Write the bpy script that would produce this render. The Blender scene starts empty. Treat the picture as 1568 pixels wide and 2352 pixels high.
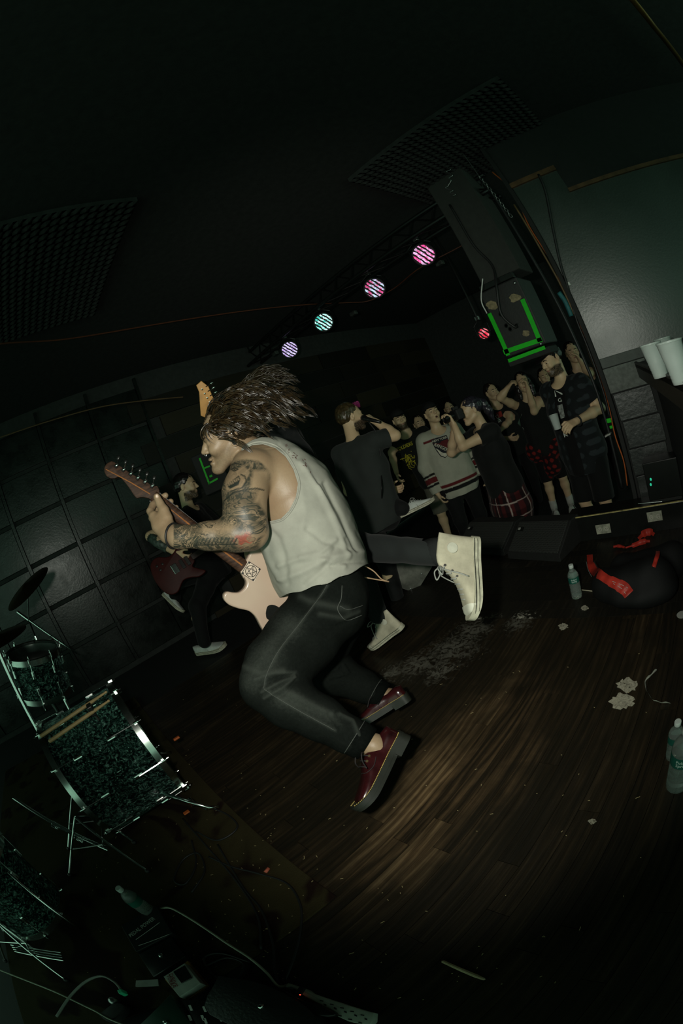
import bpy, bmesh, math, random
import numpy as np
from mathutils import Vector, Matrix
from mathutils.bvhtree import BVHTree
random.seed(4); rng = np.random.default_rng(4)
scn = bpy.context.scene; COL = scn.collection
# ---------------------------------------------------------------- camera: 15 mm fisheye on a 36x24 frame, upright, rolled and tipped down
FPX = 980.0; CAMH = 1.25
_u = np.array([-0.381, 0.912, 0.150]); _u /= np.linalg.norm(_u)
_f = np.array([0, 0, -1.0]); _y = _f - _u * (_f @ _u); _y /= np.linalg.norm(_y); _x = np.cross(_y, _u)
_T = np.array([[.63, -.777, 0], [.777, .63, 0], [0, 0, 1.0]]); _T[:2] /= math.hypot(.63, .777)
RC = _T @ np.array([_x, _y, _u]); CO = np.array([0, 0, CAMH])     # camera axes in the world (X along the stage front, Y to the audience)
cam_d = bpy.data.cameras.new('camera'); cam = bpy.data.objects.new('camera', cam_d); COL.objects.link(cam)
_m = Matrix([list(r) for r in RC]).to_4x4(); _m.translation = CO.tolist(); cam.matrix_world = _m
cam_d.type = 'PANO'; cam_d.panorama_type = 'FISHEYE_EQUISOLID'; cam_d.fisheye_lens = 15; cam_d.fisheye_fov = 3.4
cam_d.sensor_width = 36; cam_d.sensor_height = 24; cam_d.sensor_fit = 'AUTO'; cam_d.clip_start = .01
scn.camera = cam
# ---------------------------------------------------------------- light: dim green ambient added to lift the blacks, photographer's flash beside the lens
world = bpy.data.worlds.new('world'); scn.world = world; world.use_nodes = True
world.node_tree.nodes['Background'].inputs[0].default_value = (.55, 1.0, .72, 1)
world.node_tree.nodes['Background'].inputs[1].default_value = .50
scn.view_settings.view_transform = 'Standard'; scn.view_settings.look = 'None'; scn.view_settings.gamma = 1
scn.view_settings.use_curve_mapping = False; scn.view_settings.exposure = 0
FLASH_P = CO + RC @ np.array([-.17, .05, -.02])
def dcam(px, py):
    v = np.array([px - 784.0, 1176.0 - py]); r = math.hypot(*v) + 1e-9
    th = 2 * math.asin(min(1, r / (2 * FPX))); e = v / r
    return np.array([math.sin(th) * e[0], math.sin(th) * e[1], -math.cos(th)])
def dw(px, py): return RC @ dcam(px, py)
def at(px, py, t): return CO + dw(px, py) * t                       # a point seen at a pixel, t metres away
def fl(px, py, z=0.0): d = dw(px, py); return CO + d * (z - CAMH) / d[2]   # on a horizontal plane
def ax(px, py, i, v): d = dw(px, py); return CO + d * (v - CO[i]) / d[i]   # on an upright plane
def onplane(px, py, o, n): d = dw(px, py); return CO + d * (np.dot(o - CO, n) / np.dot(d, n))
def proj(P):
    D = (np.asarray(P, float) - CO) @ RC; D = D / np.linalg.norm(D, axis=-1, keepdims=True)
    r = 2 * FPX * np.sin(np.arccos(np.clip(-D[..., 2], -1, 1)) / 2); s = np.hypot(D[..., 0], D[..., 1]) + 1e-12
    return np.stack([784 + r * D[..., 0] / s, 1176 - r * D[..., 1] / s], -1)
ld = bpy.data.lights.new('camera_flash', 'SPOT'); ld.energy = 100; ld.color = (1.0, .99, .875); ld.spot_size = math.radians(124); ld.spot_blend = 1.0
ld.shadow_soft_size = .03
lo = bpy.data.objects.new('camera_flash', ld); COL.objects.link(lo); lo.location = FLASH_P.tolist()
_d = Vector((at(890, 1210, 2.0) - FLASH_P).tolist()); lo.rotation_euler = _d.to_track_quat('-Z', 'Y').to_euler()
# ---------------------------------------------------------------- helpers: tagging
def tag(o, label=None, cat=None, group=None, kind=None):
    for k, v in (('label', label), ('category', cat), ('group', group), ('kind', kind)):
        if v: o[k] = v
    return o
def empty(name, loc, label=None, cat=None, group=None):
    o = bpy.data.objects.new(name, None); COL.objects.link(o); o.location = list(map(float, loc)); o.empty_display_size = .05
    bpy.context.view_layer.update()
    return tag(o, label, cat, group)
def link(name, me, m=None, parent=None):
    if m is not None:
        for q in (m if isinstance(m, (list, tuple)) else [m]): me.materials.append(q)
    o = bpy.data.objects.new(name, me); COL.objects.link(o)
    if parent is not None:
        o.parent = parent; o.matrix_parent_inverse = world_of(parent).inverted()
    return o
def world_of(o):
    m = o.matrix_basis.copy()
    while o.parent is not None:
        m = o.parent.matrix_basis @ o.matrix_parent_inverse @ m if False else o.parent.matrix_basis @ (o.matrix_parent_inverse @ m); o = o.parent
    return m
# ---------------------------------------------------------------- helpers: mesh building in world coordinates
class MB:
    def __init__(s): s.v = []; s.f = []; s.mi = []; s.cur = 0
    def add(s, V, Fs):
        b = len(s.v); s.v += [tuple(map(float, p)) for p in V]
        for f in Fs: s.f.append(tuple(b + i for i in f)); s.mi.append(s.cur)
        return s
    def box(s, c, size, ax=None, bev=0.0):
        A = np.eye(3) if ax is None else np.asarray(ax, float); c = np.asarray(c, float); h = np.asarray(size, float) / 2
        if bev <= 0:
            P = [c + (i * h[0]) * A[0] + (j * h[1]) * A[1] + (k * h[2]) * A[2] for i in (-1, 1) for j in (-1, 1) for k in (-1, 1)]
            return s.add(P, [(0, 1, 3, 2), (4, 6, 7, 5), (0, 4, 5, 1), (2, 3, 7, 6), (0, 2, 6, 4), (1, 5, 7, 3)])
        bm = bmesh.new(); bmesh.ops.create_cube(bm, size=1)
        for v in bm.verts: v.co = Vector((v.co.x * size[0], v.co.y * size[1], v.co.z * size[2]))
        bmesh.ops.bevel(bm, geom=bm.edges[:], offset=bev, segments=2, profile=.5, affect='EDGES')
        bm.verts.index_update()
        P = [c + v.co.x * A[0] + v.co.y * A[1] + v.co.z * A[2] for v in bm.verts]
        Fs = [[v.index for v in f.verts] for f in bm.faces]; bm.free(); return s.add(P, Fs)
    def tube(s, pts, r, n=8, caps=True, closed=False):
        P = np.asarray(pts, float); N = len(P); rr = np.full(N, r, float) if np.isscalar(r) else np.asarray(r, float)
        T = np.gradient(P, axis=0)
        if closed: T = np.roll(P, -1, 0) - np.roll(P, 1, 0)
        T /= np.linalg.norm(T, axis=1, keepdims=True) + 1e-12
        a = np.array([0, 0, 1.0]) if abs(T[0][2]) < .9 else np.array([1.0, 0, 0])
        nrm = np.cross(T[0], a); nrm /= np.linalg.norm(nrm); V = []
        for i in range(N):
            nrm = nrm - T[i] * (nrm @ T[i]); nrm /= np.linalg.norm(nrm) + 1e-12; b = np.cross(T[i], nrm)
            for k in range(n):
                t = 2 * math.pi * k / n; V.append(P[i] + rr[i] * (math.cos(t) * nrm + math.sin(t) * b))
        Fs = []
        for i in range(N if closed else N - 1):
            j = (i + 1) % N
            for k in range(n): Fs.append((i * n + k, i * n + (k + 1) % n, j * n + (k + 1) % n, j * n + k))
        if caps and not closed: Fs += [tuple(range(n - 1, -1, -1)), tuple((N - 1) * n + k for k in range(n))]
        return s.add(V, Fs)
    def lathe(s, o, axis, prof, n=24, ref=None, cap=(1, 1)):                     # prof: (radius, height) pairs along axis
        o = np.asarray(o, float); w = np.asarray(axis, float); w = w / np.linalg.norm(w)
        a = np.asarray(ref, float) if ref is not None else (np.array([1.0, 0, 0]) if abs(w[0]) < .9 else np.array([0, 1.0, 0]))
        e1 = a - w * (a @ w); e1 /= np.linalg.norm(e1); e2 = np.cross(w, e1); V = []; Fs = []
        for r, h in prof:
            for k in range(n):
                t = 2 * math.pi * k / n; V.append(o + h * w + r * (math.cos(t) * e1 + math.sin(t) * e2))
        for i in range(len(prof) - 1):
            for k in range(n): Fs.append((i * n + k, i * n + (k + 1) % n, (i + 1) * n + (k + 1) % n, (i + 1) * n + k))
        if cap[0] and prof[0][0] > 1e-5: Fs.append(tuple(range(n - 1, -1, -1)))
        if cap[1] and prof[-1][0] > 1e-5: Fs.append(tuple((len(prof) - 1) * n + k for k in range(n)))
        return s.add(V, Fs)
    def cyl(s, a, b, r, n=16, r2=None):
        a = np.asarray(a, float); b = np.asarray(b, float); L = np.linalg.norm(b - a)
        return s.lathe(a, b - a, [(r, 0), (r if r2 is None else r2, L)], n)
    def ell(s, c, A, rad, nu=14, nv=9):
        A = np.asarray(A, float); V = []; Fs = []
        for j in range(nv + 1):
            p = math.pi * j / nv
            for i in range(nu):
                t = 2 * math.pi * i / nu
                V.append(np.asarray(c) + rad[0] * math.sin(p) * math.cos(t) * A[0] + rad[1] * math.sin(p) * math.sin(t) * A[1] + rad[2] * math.cos(p) * A[2])
        for j in range(nv):
            for i in range(nu): Fs.append((j * nu + i, (j + 1) * nu + i, (j + 1) * nu + (i + 1) % nu, j * nu + (i + 1) % nu))
        return s.add(V, Fs)
    def prism(s, pts, thick, bev=0.0, seg=2):                         # pts: 3-D outline in one plane; thick: vector
        P = np.asarray(pts, float); th = np.asarray(thick, float); n = len(P)
        if bev <= 0:
            return s.add(list(P) + list(P + th), [tuple(range(n - 1, -1, -1)), tuple(range(n, 2 * n))] + [(i, (i + 1) % n, n + (i + 1) % n, n + i) for i in range(n)])
        T = np.linalg.norm(th); w = th / T; ins = []
        for i in range(n):
            e = P[(i + 1) % n] - P[i - 1]; e /= np.linalg.norm(e) + 1e-9; ins.append(np.cross(w, e))
        ins = np.array(ins)
        area = sum(np.cross(P[i] - P[0], P[(i + 1) % n] - P[0]) @ w for i in range(n))
        if area < 0: ins = -ins
        rings = []
        for q in range(seg + 1):
            t = math.pi / 2 * q / seg; rings.append(P + ins * bev * (1 - math.sin(t)) + w * bev * (1 - math.cos(t)))
        for q in range(seg + 1):
            t = math.pi / 2 * q / seg; rings.append(P + ins * bev * (1 - math.cos(t)) + w * (T - bev * (1 - math.sin(t))))
        V = np.concatenate(rings); m = len(rings); Fs = [tuple(range(n - 1, -1, -1)), tuple((m - 1) * n + k for k in range(n))]
        for q in range(m - 1): Fs += [(q * n + i, q * n + (i + 1) % n, (q + 1) * n + (i + 1) % n, (q + 1) * n + i) for i in range(n)]
        return s.add(V, Fs)
    def mesh(s, name, smooth=False, fix=True):
        me = bpy.data.meshes.new(name); me.from_pydata(s.v, [], s.f)
        if any(s.mi): me.polygons.foreach_set('material_index', s.mi)
        if fix:
            bm = bmesh.new(); bm.from_mesh(me); bmesh.ops.recalc_face_normals(bm, faces=bm.faces); bm.to_mesh(me); bm.free()
        if smooth: me.shade_smooth()
        me.update(); return me
    def build(s, name, m, parent=None, smooth=False, auto=None):
        me = s.mesh(name, smooth)
        if auto is not None: smooth_by_angle(me, auto)
        return link(name, me, m, parent)
def smooth_by_angle(me, deg=40):
    me.shade_smooth(); bm = bmesh.new(); bm.from_mesh(me); a = math.radians(deg)
    for e in bm.edges:
        if len(e.link_faces) == 2 and e.calc_face_angle(0) > a: e.smooth = False
    bm.to_mesh(me); bm.free()
def unit(v): v = np.asarray(v, float); return v / (np.linalg.norm(v) + 1e-12)
def spline(pts, n=8):                                                 # Catmull-Rom through points
    P = np.asarray(pts, float)
    if len(P) < 3: return np.array([P[0] + (P[-1] - P[0]) * i / n for i in range(n + 1)])
    Q = np.vstack([2 * P[0] - P[1], P, 2 * P[-1] - P[-2]]); out = []
    for i in range(1, len(Q) - 2):
        for k in range(n):
            t = k / n; a, b, c, d = Q[i - 1], Q[i], Q[i + 1], Q[i + 2]
            out.append(.5 * (2 * b + (c - a) * t + (2 * a - 5 * b + 4 * c - d) * t * t + (3 * b - a - 3 * c + d) * t ** 3))
    out.append(P[-1]); return np.array(out)
# ---------------------------------------------------------------- helpers: procedural materials
class NT:
    def __init__(s, name):
        s.m = bpy.data.materials.new(name); s.m.use_nodes = True; s.t = s.m.node_tree; s.b = s.t.nodes['Principled BSDF']
    def n(s, typ, _in=None, **kw):
        x = s.t.nodes.new('ShaderNode' + typ)
        for k, v in kw.items(): setattr(x, k, v)
        for k, v in (_in or {}).items():
            if isinstance(v, bpy.types.NodeSocket): s.t.links.new(v, x.inputs[k])
            else: x.inputs[k].default_value = v
        return x
    def l(s, a, b): s.t.links.new(a, b)
    def ramp(s, fac, stops, interp='LINEAR'):
        r = s.n('ValToRGB', {0: fac}); r.color_ramp.interpolation = interp; e = r.color_ramp.elements
        while len(e) < len(stops): e.new(.5)
        for q, (p, c) in zip(e, stops): q.position = p; q.color = (c if len(c) == 4 else (*c, 1))
        return r.outputs[0]
    def mix(s, fac, a, b, mode='MIX'):
        x = s.n('Mix', data_type='RGBA', blend_type=mode)
        for i, v in ((0, fac), (6, a), (7, b)):
            if isinstance(v, bpy.types.NodeSocket): s.l(v, x.inputs[i])
            else: x.inputs[i].default_value = v if i == 0 else (*v[:3], 1)
        return x.outputs[2]
    def math(s, op, a, b=0.0, c=0.0):
        x = s.n('Math', {0: a, 1: b, 2: c}, operation=op); return x.outputs[0]
    def coord(s, what='Object', scale=(1, 1, 1), rot=(0, 0, 0)):
        c = s.n('TexCoord').outputs[what]; return s.n('Mapping', {0: c, 3: scale, 2: rot}).outputs[0]
    def noise(s, vec, scale, detail=3, rough=.55, dist=0): return s.n('TexNoise', {'Vector': vec, 'Scale': scale, 'Detail': detail, 'Roughness': rough, 'Distortion': dist})
    def bump(s, h, strength=.3, dist=.01): s.l(s.n('Bump', {'Height': h, 'Strength': strength, 'Distance': dist}).outputs[0], s.b.inputs['Normal'])
    def set(s, **kw):
        for k, v in kw.items():
            k = {'col': 'Base Color', 'rough': 'Roughness', 'metal': 'Metallic', 'spec': 'Specular IOR Level', 'emit': 'Emission Color', 'es': 'Emission Strength', 'trans': 'Transmission Weight', 'coat': 'Coat Weight', 'ior': 'IOR', 'sheen': 'Sheen Weight', 'alpha': 'Alpha', 'sss': 'Subsurface Weight'}[k]
            i = s.b.inputs[k]
            if isinstance(v, bpy.types.NodeSocket): s.l(v, i)
            else: i.default_value = (*v, 1) if isinstance(v, tuple) and len(v) == 3 else v
        return s
_MC = {}
def mat(name, col, rough=.6, metal=0.0, spec=.4, var=.15, vs=20.0, bump=.0, bs=60.0, **kw):
    if name in _MC: return _MC[name]
    t = NT(name); c = t.coord()
    nz = t.noise(c, vs, 4).outputs[0]; a = tuple(x * (1 - var) for x in col); b = tuple(min(1, x * (1 + var)) for x in col)
    t.set(col=t.ramp(nz, [(.3, a), (.7, b)]), rough=rough, metal=metal, spec=spec, **kw)
    if bump: t.bump(t.noise(c, bs, 3).outputs[0], bump, .004)
    _MC[name] = t.m; return t.m
M = {}
M['black'] = mat('matte black paint', (.012, .013, .012), .75, bump=.2)
M['room'] = mat('flat black room paint', (.042, .044, .042), .85, spec=.1, bump=.2)
M['blackgloss'] = mat('glossy black', (.008, .009, .008), .3, spec=.35)
M['rubber'] = mat('black cable rubber', (.012, .012, .012), .5, spec=.4)
M['chrome'] = mat('chrome', (.75, .8, .78), .13, 1.0, var=.03)
M['steel'] = mat('dull steel', (.45, .47, .46), .35, 1.0)
M['white'] = mat('white plastic', (.62, .64, .6), .45)
M['grey'] = mat('grey plastic', (.34, .35, .32), .5)
M['darkwood'] = mat('brown wood trim', (.10, .05, .018), .55, var=.4, vs=14, bump=.3)
# ---------------------------------------------------------------- the room
def struct(name, mb, m, parent=None, **kw):
    o = mb.build(name, m, parent, **kw)
    if parent is None: o['kind'] = 'structure'
    return o
def wood_floor(name, c1, c2, c3, stain, rough, worn=False):
    t = NT(name); c = t.coord(); inf = t.n('ObjectInfo').outputs['Random']
    off = t.n('VectorMath', {0: c, 1: t.n('CombineXYZ', {0: t.math('MULTIPLY', inf, 7.0), 1: t.math('MULTIPLY', inf, 31.0), 2: 0.0}).outputs[0]}, operation='ADD').outputs[0]
    s = t.n('Mapping', {0: off, 3: (14, 1.1, 14)}).outputs[0]
    big = t.noise(s, 1.3, 3, .5, .6).outputs[0]
    w = t.n('TexWave', {'Vector': t.n('Mapping', {0: off, 3: (5, .6, 5)}).outputs[0], 'Scale': 1.6, 'Distortion': 14.0, 'Detail': 3.0, 'Detail Scale': 1.1}, bands_direction='X').outputs[0]
    fine = t.noise(t.n('Mapping', {0: off, 3: (230, 5, 230)}).outputs[0], 1.0, 3).outputs[0]
    mid_ = t.noise(t.n('Mapping', {0: off, 3: (60, 3.2, 60)}).outputs[0], 1.0, 4, .6, .7).outputs[0]
    g = t.math('ADD', t.math('MULTIPLY', w, .24), t.math('ADD', t.math('MULTIPLY', fine, .42), t.math('MULTIPLY', mid_, .40)))
    g2 = t.math('ADD', g, t.math('MULTIPLY', t.math('SUBTRACT', inf, .5), .3))
    col = t.ramp(g2, [(.28, c1), (.62, c2), (.92, c3)])
    col = t.mix(t.ramp(big, [(.35, (0, 0, 0)), (.7, (1, 1, 1))]), t.mix(.65, col, c1), col)
    wc = t.n('TexCoord').outputs['Object']
    p = t.noise(wc, 2.2, 5, .65, .4).outputs[0]; p2 = t.noise(wc, 22, 5, .75).outputs[0]
    col = t.mix(t.ramp(p, [(.42, (0, 0, 0)), (.62, (1, 1, 1))]), t.mix(.6, col, stain), col)         # trodden black dirt, worn patches
    sc_ = None
    for cx, cy, rr in SCUFFS:
        d_ = t.n('VectorMath', {0: wc, 1: (cx, cy, 0)}, operation='DISTANCE').outputs['Value']; q_ = t.ramp(t.math('DIVIDE', d_, rr), [(.2, (1, 1, 1)), (1, (0, 0, 0))]); sc_ = q_ if sc_ is None else t.math('MAXIMUM', sc_, q_)
    sn = t.noise(wc, 26, 7, .72, 1.2).outputs[0]; sm = t.ramp(t.math('ADD', sn, t.math('MULTIPLY', sc_, .2)), [(.62, (0, 0, 0)), (.74, (.9, .9, .9))])
    col = t.mix(t.math('MULTIPLY', sm, sc_), col, (.62, .61, .50))
    if worn:  # wear mask also paints the flash pool: boards kept bright inside, darkened outside
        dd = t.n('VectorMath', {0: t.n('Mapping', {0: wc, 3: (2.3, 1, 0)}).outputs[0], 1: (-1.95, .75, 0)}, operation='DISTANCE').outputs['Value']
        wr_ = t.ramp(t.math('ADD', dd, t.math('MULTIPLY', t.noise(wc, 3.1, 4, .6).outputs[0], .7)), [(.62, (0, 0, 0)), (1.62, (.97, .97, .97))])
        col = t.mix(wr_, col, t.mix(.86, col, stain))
    t.set(col=col, rough=t.ramp(fine, [(.2, (rough - .1,) * 3), (.8, (rough + .15,) * 3)]), spec=.3)
    t.bump(t.math('ADD', g, t.math('MULTIPLY', p2, .3)), .35, .003); return t.m
SCUFFS = [(*fl(x, y)[:2], r) for x, y, r in ((1040, 1490, .30), (960, 1525, .22), (1090, 1445, .22), (900, 1545, .16), (1190, 1430, .16), (1010, 1540, .18))]
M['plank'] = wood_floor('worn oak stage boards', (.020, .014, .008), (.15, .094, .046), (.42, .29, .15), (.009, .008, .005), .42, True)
M['bplank'] = wood_floor('black painted stage boards', (.008, .008, .006), (.018, .015, .010), (.05, .042, .028), (.008, .008, .006), .45)
def scuff_mat():
    t = NT('chalky floor scuff'); c = t.coord(); n = t.noise(c, 34, 6, .75, .8).outputs[0]; b = t.noise(c, 5.5, 3, .6, .5).outputs[0]
    a = t.ramp(t.math('MULTIPLY', n, b), [(.30, (0, 0, 0)), (.40, (.75, .75, .75))])
    t.set(col=(.42, .41, .33), rough=.8, alpha=a); return t.m
sub = struct('floor', MB().box((-.6, -.6, -.06), (10.0, 7.1, .08)), M['black'])
pw = .078; k = 0; shared = {}
for ix in range(58):
    x = -3.35 + ix * pw; y = -.5 - rng.random() * .9
    if x > 1.15: break
    while y < 1.80:
        L = .7 + .7 * rng.random(); y0, y1 = max(y, -.5), min(y + L, 1.80); y += L
        if y1 - y0 < .02: continue
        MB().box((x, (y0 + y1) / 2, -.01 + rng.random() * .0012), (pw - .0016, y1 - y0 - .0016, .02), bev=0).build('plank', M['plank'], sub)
for iy in range(12):
    y = 1.80 + .045 + iy * .0905; x = -5.2 - rng.random()
    while x < 1.3:
        L = 1.2 + rng.random(); x0, x1 = max(x, -5.2), min(x + L, 1.3); x += L
        if x1 - x0 < .05: continue
        MB().box(((x0 + x1) / 2, y, -.01), (x1 - x0 - .002, .0885, .02)).build('plank', M['bplank'], sub)
struct('trim_1', MB().box((-2, 2.945, -.17), (6.6, .03, .30)), M['black'])        # stage front
struct('floor_audience', MB().box((-3, 6.5, -.34), (12, 7.2, .04)), M['black'])
CEIL = 3.0
struct('ceiling', MB().box((-.9, 2.0, CEIL + .05), (12, 12.2, .1)), M['room'])
# far and left walls with broad boards
def wall_wood():
    t = NT('dark brown wall boards'); c = t.coord(); inf = t.n('ObjectInfo').outputs['Random']
    n = t.noise(t.n('Mapping', {0: c, 3: (3, 3, 26)}).outputs[0], 1.0, 4).outputs[0]
    base = t.ramp(inf, [(0, (.008, .007, .005)), (.6, (.022, .017, .010)), (1, (.05, .038, .02))])
    t.set(col=t.mix(n, t.mix(.5, base, (.004, .004, .003)), base), rough=.5, spec=.3); t.bump(n, .3, .004); return t.m
M['wallwood'] = wall_wood()
def satin_black(name, col=(.02, .022, .02)):
    t = NT(name); c = t.coord(); n = t.noise(c, 7, 4).outputs[0]
    t.set(col=t.ramp(n, [(.3, tuple(x * .7 for x in col)), (.7, tuple(x * 1.4 for x in col))]), rough=t.ramp(n, [(.3, (.24,) * 3), (.75, (.36,) * 3)]), spec=.6)
    t.bump(t.noise(c, 45, 4).outputs[0], .12, .01); return t.m
M['panel'] = satin_black('satin black painted panel', (.005, .008, .006))
wl = struct('wall_left', MB().box((-4.72, 1.7, 1.35), (.1, 11.8, 3.3)), M['room'])
for iz in range(11):                                                        # boards towards the audience end
    z = -.2 + iz * .26; y = 1.45 + (iz % 2) * .35
    while y < 7.4:
        L = .75 + .5 * rng.random(); MB().box((-4.655 + rng.random() * .006, y + L / 2, z + .128), (.03, L - .01, .248)).build('board', M['wallwood'], wl); y += L
for iy in range(-3, 5):                                                         # painted panels with battens at the drum end
    y0 = -1.55 + iy * .64
    for iz in range(6):
        MB().box((-4.662, y0 + .32, .02 + iz * .47 + .235), (.02, .60, .43), bev=.006).build('panel', M['panel'], wl)
for iy in range(-3, 6): MB().box((-4.65, -1.55 + iy * .64, 1.5), (.045, .035, 2.9)).build('batten', M['panel'], wl)
struct('wall_far', MB().box((-2.4, 7.6, 1.3), (7, .1, 3.4)), M['room'])
# the wall that closes the stage front on the right
def grey_wall():
    t = NT('grey green gloss wall paint'); c = t.coord(); n = t.noise(c, 2.5, 4).outputs[0]; f = t.noise(c, 60, 4, .6).outputs[0]
    t.set(col=t.ramp(n, [(.3, (.018, .029, .022)), (.7, (.025, .039, .030))]), rough=t.ramp(n, [(.3, (.33,) * 3), (.7, (.40,) * 3)]), spec=.8); t.bump(f, .14, .006); return t.m
M['greywall'] = grey_wall()
M['conc'] = mat('rough grey render', (.13, .145, .13), .7, var=.3, vs=30, bump=.8, bs=40)
M['bbrick'] = mat('black painted masonry', (.020, .023, .021), .4, spec=.5, var=.3, bump=.7, bs=26)
X0, YW = -.55, 3.0
WR0 = len(bpy.data.objects)
wr = struct('wall_right', MB().box((X0 + 1.9, YW + .06, 1.35), (3.8, .09, 3.3)), M['black'])
MB().prism([(X0, YW + .012, 1.16), (X0, YW + .012, 2.55), (-.17, YW + .012, 2.55), (-.17, YW + .012, 2.35), (3.2, YW + .012, 2.35), (3.2, YW + .012, 1.16)], (0, -.014, 0)).build('upper_panel', M['greywall'], wr)
MB().box((X0 + .3, YW + .004, 1.145), (.6, .02, .07), bev=.004).build('plinth', mat('scuffed grey band', (.07, .08, .072), .6, bump=.5), wr)
MB().box((X0 + .165, YW + .006, 1.02), (.33, .02, .17)).build('render_patch', M['conc'], wr)
for iz in range(4):
    for ix in range(1): MB().box((X0 + .16 + (iz % 2) * .01, YW + .006, .83 - iz * .2), (.30, .022, .193), bev=.004).build('block', M['bbrick'], wr)
tr = struct('trim_2', MB().box((-.365, YW - .01, 2.565), (.40, .035, .04)), M['darkwood'])
struct('trim_3', MB().box((1.4, YW - .01, 2.362), (3.15, .035, .03)), M['darkwood'])
struct('trim_4', MB().box((X0 - .015, YW + .03, 1.5), (.03, .14, 3.0)), M['black'])
_wrot = Matrix.Translation((X0, YW, 0)) @ Matrix.Rotation(math.radians(6.5), 4, 'Z') @ Matrix.Translation((-X0, -YW, 0))
for _o in [wr] + list(wr.children) + [bpy.data.objects['trim_2'], bpy.data.objects['trim_3']]:
    _o.data.transform(_wrot)
ledge = struct('trim_5', MB().box((-.35, 2.86, .09), (1.5, .2, .19), bev=.006), M['blackgloss'])
MB().box((-.62, 2.757, .188), (.9, .012, .006)).build('tape_strip', mat('yellowed edge tape', (.42, .36, .14), .6, var=.6, vs=30), ledge)
# ---------------------------------------------------------------- helpers: bodies and cloth grown from blended volumes
class Field:
    def __init__(s, h, k=.02): s.h = h; s.k = k; s.P = []
    def cone(s, a, b, ra, rb=None, k=None, op='u'):
        a = np.asarray(a, float); b = np.asarray(b, float); rb = ra if rb is None else rb; r = max(ra, rb)
        s.P.append((op, 'c', (a, b, ra, rb), np.minimum(a, b) - r, np.maximum(a, b) + r, s.k if k is None else k)); return s
    def chain(s, pts, rad, k=None):
        for i in range(len(pts) - 1): s.cone(pts[i], pts[i + 1], rad[i], rad[i + 1], k)
        return s
    def ell(s, c, A, r, k=None, op='u'):
        c = np.asarray(c, float); A = np.asarray(A, float); r = np.asarray(r, float); e = np.sqrt(((A * r[:, None]) ** 2).sum(0))
        s.P.append((op, 'e', (c, A, r), c - e, c + e, s.k if k is None else k)); return s
    def mesh(s, inflate=0.0):
        h = s.h; U = [p for p in s.P if p[0] == 'u']; pad = 3 * h + max(0, inflate)
        lo = np.min([p[3] for p in U], 0) - pad; hi = np.max([p[4] for p in U], 0) + pad
        n = np.ceil((hi - lo) / h).astype(int) + 1; f = np.full(n, 1.0, np.float32)
        for op, ty, a, bl, bh, k in s.P:
            m = k + 3 * h + max(0, inflate)
            i0 = np.maximum(np.floor((bl - m - lo) / h).astype(int), 0); i1 = np.minimum(np.ceil((bh + m - lo) / h).astype(int) + 1, n)
            if (i1 <= i0).any(): continue
            g = [(lo[q] + h * np.arange(i0[q], i1[q])).astype(np.float32) for q in range(3)]
            X, Y, Z = g[0][:, None, None], g[1][None, :, None], g[2][None, None, :]
            if ty == 'c':
                A, B, ra, rb = a; d = B - A; L2 = float(d @ d) + 1e-12
                x, y, z = X - A[0], Y - A[1], Z - A[2]
                t = np.clip((x * d[0] + y * d[1] + z * d[2]) / L2, 0, 1)
                D = np.sqrt((x - t * d[0]) ** 2 + (y - t * d[1]) ** 2 + (z - t * d[2]) ** 2) - (ra + (rb - ra) * t)
            else:
                c, A, r = a; x, y, z = X - c[0], Y - c[1], Z - c[2]
                q = [(x * A[i][0] + y * A[i][1] + z * A[i][2]) / r[i] for i in range(3)]
                k0 = np.sqrt(q[0] ** 2 + q[1] ** 2 + q[2] ** 2); k1 = np.sqrt((q[0] / r[0]) ** 2 + (q[1] / r[1]) ** 2 + (q[2] / r[2]) ** 2) + 1e-9
                D = k0 * (k0 - 1) / k1
            D = D - inflate if op == 'u' else D
            sl = f[i0[0]:i1[0], i0[1]:i1[1], i0[2]:i1[2]]
            if op == 'u': hh = np.maximum(k - np.abs(sl - D), 0) / k; sl[...] = np.minimum(sl, D) - hh * hh * k * .25
            else: D = -D; hh = np.maximum(k - np.abs(sl - D), 0) / k; sl[...] = np.maximum(sl, D) + hh * hh * k * .25
        return nets(f, lo, h)
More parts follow.
